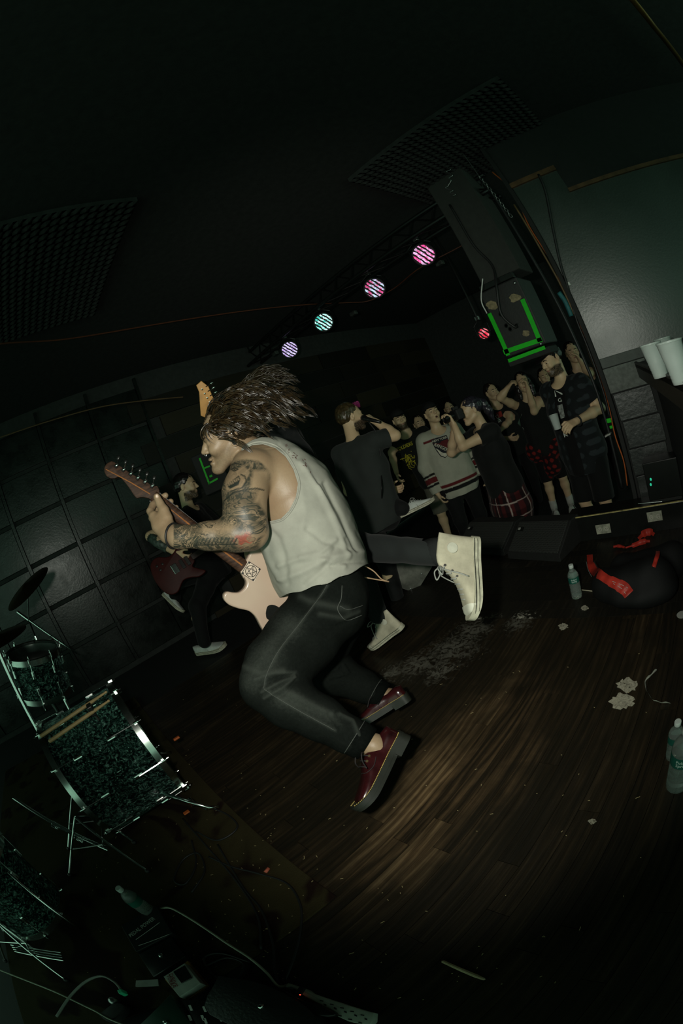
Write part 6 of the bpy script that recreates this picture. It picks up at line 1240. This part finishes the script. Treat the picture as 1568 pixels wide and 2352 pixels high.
def stand(label, base, topz, lean, cat='stand', name='cymbal_stand', spread=.28, r=.011):
    B_ = np.asarray(base, float); T_ = B_ + np.array([lean[0], lean[1], topz]); g = empty(name, B_, label, cat); c = B_ + np.array([0, 0, .30]); MB().cyl(B_ + np.array([0, 0, .04]), B_ + (T_ - B_) * .55, r * 1.3, 10).build('lower_tube', M['chrome'], g, auto=40); MB().cyl(B_ + (T_ - B_) * .52, T_, r, 10).build('upper_tube', M['chrome'], g, auto=40)
    for h in (.30, .55): MB().lathe(B_ + (T_ - B_) * h - np.array([0, 0, .02]), T_ - B_, [(r * 1.3, 0), (r * 2.1, .004), (r * 2.1, .035), (r * 1.3, .04)], 14).build('collar', M['chrome'], g, auto=40); MB().ell(B_ + (T_ - B_) * h + np.array([r * 2.6, 0, 0]), A3, (.014, .006, .010), 8, 6).build('wing_nut', M['chrome'], g, smooth=True)
    for k in range(3):
        t = 2 * math.pi * k / 3 + .5; d = np.array([math.cos(t), math.sin(t), 0]); lg = MB().tube([B_ + np.array([0, 0, .28]), B_ + d * spread + np.array([0, 0, .012])], .0065, 8).build('leg', M['chrome'], g); MB().tube([B_ + np.array([0, 0, .08]), B_ + d * spread * .55 + np.array([0, 0, .14])], .0045, 6).build('leg_brace', M['chrome'], g); MB().ell(B_ + d * spread + np.array([0, 0, .012]), A3, (.014, .014, .012), 8, 6).build('rubber_foot', M['rubber'], g, smooth=True)
    return g, T_
def on_stand(px_, py_, t_): p = at(px_, py_, t_); return p
# rack tom and floor tom
tc = at(78, 1545, 2.55); rt = drum('dark teal sparkle rack tom beside the chrome cymbal stand', tc - np.array([0, .0, .11]), (.15, .28, 1), .165, .22, 8, name='rack_tom'); MB().cyl(tc + np.array([0, 0, -.1]), (tc[0], tc[1], .012), .014, 10).build('mount_post', M['chrome'], rt); MB().lathe((tc[0], tc[1], .008), (0, 0, 1), [(.09, 0), (.05, .02), (.015, .025)], 20).build('mount_base', M['chrome'], rt, auto=40)
ft = fl(-40, 1985, .42); fd = drum('dark teal sparkle floor tom near the chrome stand legs', np.array([ft[0], ft[1], .12]), (0, 0, 1), .20, .36, 8, name='floor_tom')
for k in range(3):
    t = 2 * math.pi * k / 3 + .9; p = np.array([ft[0] + .225 * math.cos(t), ft[1] + .225 * math.sin(t), 0]); MB().tube([p + np.array([0, 0, .42]), p + np.array([0, 0, .06]), p + np.array([.02 * math.cos(t), .02 * math.sin(t), .012])], .006, 8).build('leg', M['chrome'], fd, smooth=True)
# cymbal stands: tube joints seen crossing the left edge
sg, sT = stand('chrome cymbal stand between the rack tom and the bass drum', np.array([*at(95, 1735, 2.25)[:2], 0.008]), 1.10, (at(2, 1500, 2.25) - at(95, 1735, 2.25))[:2])
cy = tag(MB().lathe(sT + np.array([0, 0, .01]), (.1, .05, 1), [(.012, .02), (.03, .024), (.05, .006), (.20, -.012), (.203, -.014), (.05, .003), (.012, .012)], 48).build('cymbal', mat('dark bronze', (.14, .10, .04), .35, 1.0), sg, auto=40))
sg2, sT2 = stand('slim chrome boom stand behind the rack tom', np.array([*at(150, 1640, 3.0)[:2], 0.008]), .95, (at(70, 1440, 3.0) - at(150, 1640, 3.0))[:2], r=.009)
MB().cyl(at(50, 1412, 2.9), at(183, 1504, 2.7), .0055, 8).build('boom_arm', M['chrome'], sg2); MB().cyl(at(40, 1405, 2.9), at(66, 1424, 2.87), .011, 10).build('counterweight', M['chrome'], sg2); MB().cyl(at(66, 1424, 2.87), sT2, .006, 8).build('tilter', M['chrome'], sg2)
MB().lathe(at(60, 1348, 2.75), (.25, -.3, 1), [(.01, .02), (.04, .006), (.19, -.012), (.193, -.014), (.04, .002), (.01, .01)], 48).build('cymbal', mat('dark bronze', (.14, .10, .04), .35, 1.0), sg2, auto=40); MB().cyl(at(60, 1348, 2.75) - np.array([0, 0, .02]), at(66, 1424, 2.87), .005, 8).build('cymbal_rod', M['chrome'], sg2)
sg3, sT3 = stand('chrome stand with spread tripod legs by the water bottle', np.array([*fl(262, 1965)[:2], .008]), .42, (-.22, -.30), r=.010, spread=.30)
sg4, sT4 = stand('chrome stand with parallel struts beside the power supply', np.array([*fl(95, 2190)[:2], .008]), .62, (-.12, -.10), r=.010, spread=.26)
for i in range(4): MB().cyl(fl(25 + 3 * i, 2170 + 5 * i, .10), fl(140 + 2 * i, 2188 + 6 * i, .04), .004, 6).build('strut', M['chrome'], sg4)
# kick pedal side clutter
kp = empty('hardware_clamp', fl(430, 1850, .03), 'small chrome clamp with orange tag on the rug by the bass drum', 'clamp'); MB().box(fl(440, 1842, .05), (.05, .03, .03), None, .006).build('jaw', M['chrome'], kp); MB().cyl(fl(440, 1842, .05), fl(475, 1860, .03), .004, 8).build('screw', M['chrome'], kp); MB().box(fl(428, 1866, .012), (.022, .035, .008), None, .003).build('orange_tag', mat('orange plastic', (.45, .10, .02), .5), kp)
tag(MB().box(fl(405, 1696, .20), (.02, .04, .012), None, .004).build('orange_clip', mat('orange plastic', (.45, .10, .02), .5), bd), None)
# ================================================================ pedals, cables and litter
def floorcable(label, pts, r_, m, z=.006, zs=None, group=None):
    P = [fl(x, y, (zs[i] if zs else z + .0)) for i, (x, y) in enumerate(pts)]; return tag(MB().tube(spline(P, 8), r_, 8).build('cable', m, None, smooth=True), label, 'cable', group)
M['palecable'] = mat('pale grey cable', (.32, .34, .26), .6); M['greycable'] = mat('grey jacket cable', (.16, .17, .15), .5)
floorcable('pale grey cable curving from the power supply to the power strip', [(368, 2086), (392, 2086), (430, 2106), (475, 2135), (520, 2166), (570, 2198), (610, 2232), (638, 2264), (662, 2262)], .0046, M['palecable'], zs=[.03, .05, .05, .045, .04, .04, .035, .03, .03])
floorcable('pale cable lying along the edge of the pedals by the chrome stand', [(-10, 2224), (60, 2252), (130, 2280), (210, 2318), (250, 2340), (300, 2360)], .0045, M['palecable'], z=.05)
floorcable('arched grey cable with a green plug by the pedals', [(130, 2335), (160, 2290), (195, 2256), (232, 2242), (262, 2255), (280, 2276)], .0055, M['greycable'], zs=[.05, .07, .09, .10, .09, .07])
tag(MB().box(fl(282, 2280, .07), (.022, .022, .03), None, .004).build('cable_plug', mat('bright green plug', (.03, .42, .22), .4)), 'bright green plug at the end of the arched grey cable', 'plug')
rc = np.random.default_rng(21); labs = ['black cable looping over the rug corner', 'black cable coil beside the water bottle', 'black cable running off the rug to the power strip', 'black cable crossing the rug towards the bass drum', 'thin black cable along the rug edge', 'black cable bundled behind the silver pedal']
for lab, pts in zip(labs, ([(480, 1968), (530, 1990), (600, 2008), (660, 2030), (690, 2080), (690, 2140), (675, 2200), (655, 2250)], [(440, 1930), (450, 1985), (425, 2030), (400, 2020), (420, 1975), (455, 1960), (470, 2000), (440, 2050)], [(500, 1940), (560, 2040), (600, 2090), (625, 2160), (630, 2220), (640, 2262)], [(420, 1880), (480, 1950), (540, 2020), (590, 2100), (600, 2180)], [(470, 1850), (520, 1870), (545, 1900), (500, 1930), (450, 1910)], [(470, 2220), (520, 2200), (560, 2215), (540, 2250), (490, 2240), (470, 2200), (510, 2190), (575, 2210)])):
    floorcable(lab, pts, .0045, M['rubber'], z=.012)
ps = empty('power_supply', fl(345, 2120), 'black pedal power supply box with pale lettering, beside the water bottle', 'pedal'); zt = .05
c4 = [fl(x, y, zt) for x, y in ((278, 2126), (358, 2078), (395, 2142), (312, 2186))]; MB().prism(c4, (0, 0, -zt + .009), .003, 2).build('case', mat('black enamel', (.012, .014, .013), .4), ps)
def affine(p0, p1, z): a, b = fl(*p0, z), fl(*p1, z); e = b - a; n = np.cross([0, 0, 1.0], e); return lambda u, v: (a + b) / 2 + u * e + v * n + np.array([0, 0, .0006])
lettering('PEDAL POWER', affine((298, 2150), (354, 2108), zt), mat('pale print', (.40, .44, .40), .6), 'lettering', ps, hscale=1.35)
MB().tube([fl(312, 2158, zt + .001), fl(366, 2119, zt + .001)], .0012, 4).build('printed_rule', M['grey'], ps); MB().tube([fl(318, 2172, zt + .001), fl(388, 2146, zt + .001)], .001, 4).build('printed_rule', M['grey'], ps)
pd = empty('effects_pedal', fl(420, 2255), 'silver grey effects pedal with dark red lettering on a wooden board', 'pedal'); zt = .055
MB().prism([fl(x, y, zt) for x, y in ((375, 2243), (423, 2212), (461, 2258), (412, 2290))], (0, 0, -.03), .003, 2).build('case', mat('silver grey enamel', (.34, .37, .33), .4), pd); MB().prism([fl(x, y, .024) for x, y in ((378, 2250), (430, 2206), (476, 2262), (425, 2302))], (0, 0, -.015), .002, 1).build('board', mat('amber board', (.20, .11, .02), .6, var=.5), pd)
MB().prism([fl(x, y, zt + .004) for x, y in ((397, 2232), (423, 2217), (440, 2246), (416, 2258))], (0, 0, -.006), .001, 1).build('treadle', M['blackgloss'], pd)
for i, w in enumerate(('TURBO', 'DRIVE')): lettering(w, affine((386 + 6 * i, 2240 - 3 * i), (398 + 6 * i, 2270 - 3 * i), zt + .001), mat('dark red print', (.18, .03, .03), .6), 'lettering', pd)
for nm_, lab, poly, zt, m_ in (('effects_pedal', 'dark green blank pedal lid at the foot of the board', [(300, 2372), (390, 2284), (436, 2350), (410, 2390)], .06, mat('dark green enamel', (.012, .045, .03), .4)), ('volume_pedal', 'large black foot pedal beside the power strip', [(500, 2240), (610, 2262), (720, 2330), (700, 2400), (480, 2330)], .075, mat('black ribbed rubber', (.010, .012, .011), .45, bump=.5, bs=90)), ('effects_pedal', 'black pedal with white marked switches behind the green lid', [(420, 2296), (500, 2300), (560, 2350), (470, 2390)], .05, M['blackgloss']), ('microphone', 'dark microphone lying among the cables by the green plug', [(225, 2330), (262, 2304), (284, 2312), (250, 2345)], .05, M['black']), ('effects_pedal', 'plain black pedal between the power supply and the silver pedal', [(318, 2192), (392, 2150), (424, 2196), (352, 2244)], .045, M['blackgloss'])):
    g = empty(nm_, fl(*np.mean(poly, 0)), lab, 'pedal' if nm_ != 'microphone' else 'microphone'); MB().prism([fl(x, y, zt) for x, y in spline(poly + poly[:1], 4)[:-1]] if nm_ in ('volume_pedal', 'microphone') else [fl(x, y, zt) for x, y in poly], (0, 0, -zt + .009), .004, 2).build('case', m_, g, auto=50)
    if 'white marked' in lab:
        for x, y in ((436, 2315), (468, 2318), (434, 2338), (500, 2328), (505, 2340), (525, 2336), (470, 2345), (464, 2338)): MB().prism([fl(x + a, y + b, zt + .003) for a, b in ((-4, -6), (1, -7), (6, 5), (1, 6))], (0, 0, -.004)).build('switch_mark', M['white'], g)
    elif nm_ != 'microphone': MB().lathe(fl(*np.mean(poly, 0), zt - .001), (0, 0, 1), [(.010, 0), (.010, .006), (.006, .008), (.006, .014), (0, .015)], 14).build('foot_switch', M['chrome'], g, auto=40)
    else: MB().ell(fl(262, 2300, .03), A3, (.022, .022, .022), 14, 9).build('grille', M['steel'], g, smooth=True)
tag(MB().prism([fl(x, y, .012) for x, y in ((312, 2252), (362, 2249), (364, 2264), (311, 2266))], (0, 0, -.004)).build('tape_scrap', M['grey']), 'grey strip of tape on the rug beside the silver pedal', 'tape')
# power strip
sp_ = empty('power_strip', fl(760, 2300), 'pale grey power strip with rows of dark outlets on the boards', 'power strip'); zt = .04
sp_o = [(654, 2267), (661, 2257), (700, 2270), (712, 2279), (780, 2302), (857, 2326), (856, 2345), (848, 2356), (800, 2346), (770, 2332), (740, 2310), (702, 2290), (668, 2266)]
MB().prism([fl(x, y, zt) for x, y in sp_o], (0, 0, -zt + .001), .004, 2).build('case', mat('pale grey plastic', (.34, .37, .31), .5), sp_, auto=50)
MB().box(fl(690, 2276, zt + .004), (.018, .028, .012), frame(fl(760, 2300) - fl(700, 2280), (0, 0, 1)), .002).build('switch', M['blackgloss'], sp_); MB().ell(fl(689, 2285, zt + .01), A3, (.0025,) * 3, 8, 6).build('pilot_lamp', (lambda t: (t.set(col=(.3, .01, .01), emit=(1, .1, .05), es=1.2), t.m)[1])(NT('red pilot lamp')), sp_, smooth=True)
for i in range(5):
    x0, y0 = 738 + 23.5 * i, 2298.5 + 8.2 * i
    for dx, dy, w, h in ((0, 0, 4, 2.2), (8, 9, 3, 3.4), (-5 + (i > 0) * 0, 18 if i else 12, 4.2, 2.4)):
        if i == 0 and dy > 10: continue
        MB().prism([fl(x0 + dx + a * w, y0 + dy + b * h, zt + .0008) for a, b in ((-1, -.8), (1, -.2), (1, 1), (-1, .4))], (0, 0, -.001)).build('outlet_slot', M['black'], sp_)
tag(MB().prism([fl(x, y, .045 + .02) for x, y in spline([(655, 2275), (690, 2296), (745, 2312), (770, 2330), (740, 2335), (690, 2320), (650, 2295), (655, 2275)], 3)[:-1]], (0, 0, -.03), .006, 2).build('power_adapter', M['blackgloss'], None, auto=50), 'black power adapter plugged in over the pale power strip', 'adapter')
# ---- water bottles
def bottle_mats():
    t = NT('clear bottle plastic'); t.set(col=(.70, .82, .76), rough=.06, trans=.90, ior=1.33, spec=.9); return t.m
M['pet'] = bottle_mats(); M['blabel'] = mat('teal green label', (.010, .085, .062), .4); M['cap_'] = mat('translucent white cap', (.50, .56, .52), .4)
def water_bottle(label, base, s=1.0, ang=0.0, axis=(0, 0, 1), text=True, squash=False):
    g = empty('water_bottle', base, label, 'bottle'); a = unit(axis); prof = [(.0, .004), (.022, .003), (.030, .0), (.0325, .006), (.033, .018)]
    for k in range(7): prof += [(.0335, .024 + k * .011), (.0305, .0295 + k * .011)]
    prof += [(.0335, .104), (.0335, .145), (.030, .160), (.020, .176), (.0135, .184), (.0130, .196)]
    MB().lathe(base, a, [(r_ * s, h * s) for r_, h in prof], 32, cap=(0, 0)).build('bottle_shell', M['pet'], g, smooth=True)
    MB().lathe(base, a, [(.0342 * s, .106 * s), (.0342 * s, .142 * s)], 32, cap=(0, 0)).build('label_band', M['blabel'], g, smooth=True); MB().lathe(base + a * .194 * s, a, [(.0145 * s, 0), (.0148 * s, .004 * s), (.0148 * s, .017 * s), (.0135 * s, .019 * s), (0, .019 * s)], 24).build('cap', M['cap_'], g, auto=40)
    tow = unit((CO - base) - a * ((CO - base) @ a)); sd_ = np.cross(a, tow)
    if text:
        for j, w in enumerate(('Poland', 'Spring')):
            f = lambda u, v: base + a * s * (.131 - .013 * j + v * .034) + .0348 * s * (math.cos(u * .95) * tow + math.sin(u * .95) * sd_); lettering(w, f, mat('label print', (.45, .55, .5), .6), 'label_lettering', g)
    return g
water_bottle('upright water bottle with a green label beside the red strapped bag', fl(1325, 1371, .001), .98)
water_bottle('large water bottle with a green label standing at the end of the boards', fl(1556, 1800, .001), 1.36); water_bottle('small crumpled water bottle beside the large one at the end of the boards', fl(1540, 1752, .001) + np.array([.0, .03, 0]), .85, text=False)
water_bottle('water bottle on the rug beside the pedal power supply', fl(352, 2100, .009), .98, text=False)
# ---- bag with red straps
bg = empty('gear_bag', fl(1455, 1350), 'slumped black gear bag with bright red straps below the wall outlets', 'bag'); bo = Field(.012, .06); bp = lambda x, y, z_: fl(x, y, z_)
bo.cone(fl(1400, 1345, .10), fl(1500, 1330, .11), .10, .11); bo.cone(fl(1440, 1310, .09), fl(1540, 1290, .10), .10, .10); bo.ell(fl(1470, 1350, .08), A3, (.20, .15, .08))
BV, BF = bo.mesh(); BV[:, 2] = np.maximum(BV[:, 2], .002); BV = folds(BV, BF, .014, 16, 4); BV[:, 2] = np.maximum(BV[:, 2], .002); npmesh('bag_body', BV, BF, cloth('black nylon', (.006, .0065, .0065), .7, spec=.2), bg); bb = BVHTree.FromPolygons(BV.tolist(), BF.tolist())
def ribbon(name, pts, wpx, m, parent, dist=None, thick=.004):
    S_ = spline(pts, 6); P = []
    for x, y in S_:
        q = onto(bb, x, y, .012) if dist is None else None; P.append(q if q is not None else fl(x, y, .02))
    P = np.array(P)
    for _ in range(2): P[1:-1] = (P[:-2] + 2 * P[1:-1] + P[2:]) / 4
    V = []; n = len(P)
    for i in range(n):
        t = unit(P[min(i + 1, n - 1)] - P[max(i - 1, 0)]); v = unit(CO - P[i]); sd_ = unit(np.cross(t, v)); w = (wpx[i * len(wpx) // n] if isinstance(wpx, (list, tuple)) else wpx) * np.linalg.norm(P[i] - CO) / FPX / 2
        for k in (-1, -.35, .35, 1): V.append(P[i] + sd_ * w * k + v * (.010 * (1 - k * k) + .003 * math.sin(i * 1.3)))
    return MB().add(V, [(i * 4 + k, i * 4 + k + 1, (i + 1) * 4 + k + 1, (i + 1) * 4 + k) for i in range(n - 1) for k in range(3)]).build(name, m, parent, smooth=True)
M['redcloth'] = cloth('bright red nylon', (.42, .030, .018), .5, .35, spec=.4)
ribbon('shoulder_strap', [(1354, 1274), (1356, 1296), (1368, 1314), (1390, 1330), (1412, 1340), (1434, 1352), (1446, 1366)], [14, 20, 22, 20, 24, 28, 26], M['redcloth'], bg); ribbon('red_lining', [(1466, 1238), (1478, 1226), (1492, 1222), (1502, 1228)], [8, 16, 16, 8], M['redcloth'], bg); ribbon('red_lining', [(1436, 1258), (1456, 1252), (1476, 1244), (1492, 1243)], [4, 10, 12, 6], M['redcloth'], bg); ribbon('red_lining', [(1408, 1256), (1420, 1254), (1434, 1257)], [5, 7, 5], M['redcloth'], bg); ribbon('pull_tab', [(1511, 1270), (1506, 1286), (1500, 1304)], 10, M['redcloth'], bg)
for pts in ([(1346, 1290), (1350, 1308), (1358, 1324)], [(1410, 1338), (1430, 1345), (1444, 1352)], [(1412, 1342), (1430, 1354), (1442, 1370)]): MB().tube([onto(bb, x, y, .02) if onto(bb, x, y, .02) is not None else fl(x, y, .03) for x, y in spline(pts, 4)], .0015, 4).build('loose_thread', M['grey'], bg)
MB().tube([fl(x, y, .13) for x, y in spline([(1364, 1290), (1372, 1304), (1384, 1316)], 4)], .003, 5).build('zip', M['steel'], bg)
# small rack gear behind the bag with green lamps
rk = empty('rack_unit', (-.30, 2.865, .19), 'dark rack unit with tiny green lamps on the ledge above the outlets', 'rack'); MB().box((-.30, 2.865, .34), (.26, .16, .26), None, .006).build('case', M['blackgloss'], rk); MB().box((-.30, 2.865, .198), (.24, .14, .02), None).build('foot', M['black'], rk)
gl = (lambda t: (t.set(col=(.0, .2, .1), emit=(.05, 1, .55), es=.45), t.m)[1])(NT('green pilot lamp'))
for x, y in ((1494, 1101), (1494, 1113)): MB().ell(ax(x, y, 1, 2.782), A3, (.007, .004, .010), 8, 6).build('pilot_lamp', gl, rk, smooth=True)
MB().cyl(ax(1465, 1157, 1, 2.775), ax(1520, 1152, 1, 2.775), .004, 8).build('front_rail', M['chrome'], rk)
# ---- litter on the boards
def lacy(label, c, rx, ry, m, seed, n=22):
    r_ = np.random.default_rng(seed); poly = [(c[0] + rx * (.62 + .5 * r_.random()) * math.cos(a), c[1] + ry * (.62 + .5 * r_.random()) * math.sin(a)) for a in np.linspace(0, 2 * math.pi, n, endpoint=False)]
    return tag(MB().prism([fl(x, y, .0025) for x, y in poly], (0, 0, -.0018)).build('tape_scrap', m), label, 'tape')
def lace_mat():
    t = NT('torn cream tape'); c = t.coord(); v = t.noise(c, 45, 5, .7, 1.5).outputs[0]; t.set(col=t.ramp(v, [(.35, (.16, .15, .11)), (.6, (.40, .38, .29))]), rough=.8, alpha=t.ramp(v, [(.36, (0, 0, 0)), (.40, (1, 1, 1))])); return t.m
M['lace'] = lace_mat()
lacy('torn lacy piece of cream tape on the boards, next to the curled strip', (1441, 1574), 26, 18, M['lace'], 1); lacy('larger torn patch of cream tape on the dark boards', (1428, 1611), 30, 20, M['lace'], 2); lacy('small torn bit of white tape below the wedge monitor', (1293, 1439), 12, 8, M['lace'], 3); lacy('tiny torn scrap on the black boards by the straw', (1342, 1396), 9, 6, M['lace'], 4); lacy('faint torn scrap of tape near the bottle at the board end', (1360, 1886), 10, 7, M['lace'], 5); lacy('pale torn corner of tape by the strap of the bag', (1404, 1365), 8, 9, M['white'], 6, 9)
tag(MB().tube([fl(1336, 1355, .004), fl(1372, 1359, .004)], .003, 8).build('straw', mat('pale straw', (.42, .39, .28), .6)), 'short pale straw on the black boards behind the water bottle', 'straw')
cs = spline([fl(1506, 1540, .004), fl(1492, 1554, .02), fl(1480, 1568, .03), fl(1484, 1590, .03), fl(1498, 1610, .02), fl(1518, 1616, .008), fl(1538, 1617, .003)], 6); V = []
for i, p in enumerate(cs):
    w = .011 * (1 + .3 * math.sin(i)); V += [p + np.array([0, 0, w * .9]), p + np.array([w * .35, w * .35, 0])]
tag(MB().add(V, [(2 * i, 2 * i + 1, 2 * i + 3, 2 * i + 2) for i in range(len(cs) - 1)]).build('paper_strip', mat('white paper strip', (.42, .42, .36), .7), None, smooth=True), 'curled white strip of paper tape standing on the boards', 'paper')
tag(MB().lathe(fl(1014, 2207, .006), fl(1114, 2250, .006) - fl(1014, 2207, .006), [(.001, 0), (.005, .004), (.0055, .05), (.006, np.linalg.norm(fl(1114, 2250, .006) - fl(1014, 2207, .006)) * .8), (.004, np.linalg.norm(fl(1114, 2250, .006) - fl(1014, 2207, .006)) - .004), (.001, np.linalg.norm(fl(1114, 2250, .006) - fl(1014, 2207, .006)))], 8).build('wood_splinter', mat('split pale wood', (.36, .29, .17), .7, var=.3)), 'broken pale drumstick splinter lying alone on the boards', 'stick')
tag(MB().tube([fl(609, 2004, .014), fl(617, 1994, .014)], .007, 8).build('earplug', mat('orange foam', (.50, .12, .07), .7), None, smooth=True), 'small orange foam earplug on the rug', 'earplug')
tag(MB().lathe(fl(1566, 1412, .003), (0, 0, 1), [(.03, 0), (.03, .002)], 20).build('paper_disc', M['grey']), 'pale paper disc on the boards at the foot of the counter', 'paper')
db = MB(); rd = np.random.default_rng(17)
for i in range(230):
    x, y = (rd.uniform(420, 1500), rd.uniform(1500, 2300)) if i % 2 else (rd.uniform(200, 700), rd.uniform(1850, 2250)); p = fl(x, y, .003 if fl(x, y)[1] > .1 else .010); a = rd.random() * 3.14; db.box(p, (.004 + .012 * rd.random() ** 3, .0016, .001), [[math.cos(a), math.sin(a), 0], [-math.sin(a), math.cos(a), 0], [0, 0, 1]])
tag(db.build('wood_chips', mat('splintered drumstick chips', (.45, .36, .18), .7)), 'tiny pale wood chips scattered over the boards and rug', 'debris', kind='stuff')
# microphone lead hanging from the singer
tag(MB().tube(spline([at(846, 968, 3.0), at(868, 1005, 2.98), at(875, 1080, 2.98), at(877, 1150, 2.98), fl(880, 1212, .02)], 8), .0045, 6).build('microphone_lead', M['rubber'], None, smooth=True), 'black microphone lead hanging from the hand of the singer', 'cable')
mh = at(838, 961, 3.08); mg = empty('microphone', mh, 'black microphone in the fist of the singer', 'microphone'); md = unit(at(858, 966, 3.02) - mh); MB().lathe(mh, md, [(.0, -.035), (.02, -.028), (.024, -.01), (.02, .01), (.016, .02), (.011, .15), (.0, .152)], 16).build('handle', M['blackgloss'], mg, smooth=True)
tag(MB().box(ax(880, 1196, 1, 2.92), (.05, .03, .02), None, .004).build('tape_label', mat('yellow black tape', (.30, .18, .02), .6, var=.9, vs=70)), 'scrap of yellow and black tape on the stage edge by the singer', 'tape')
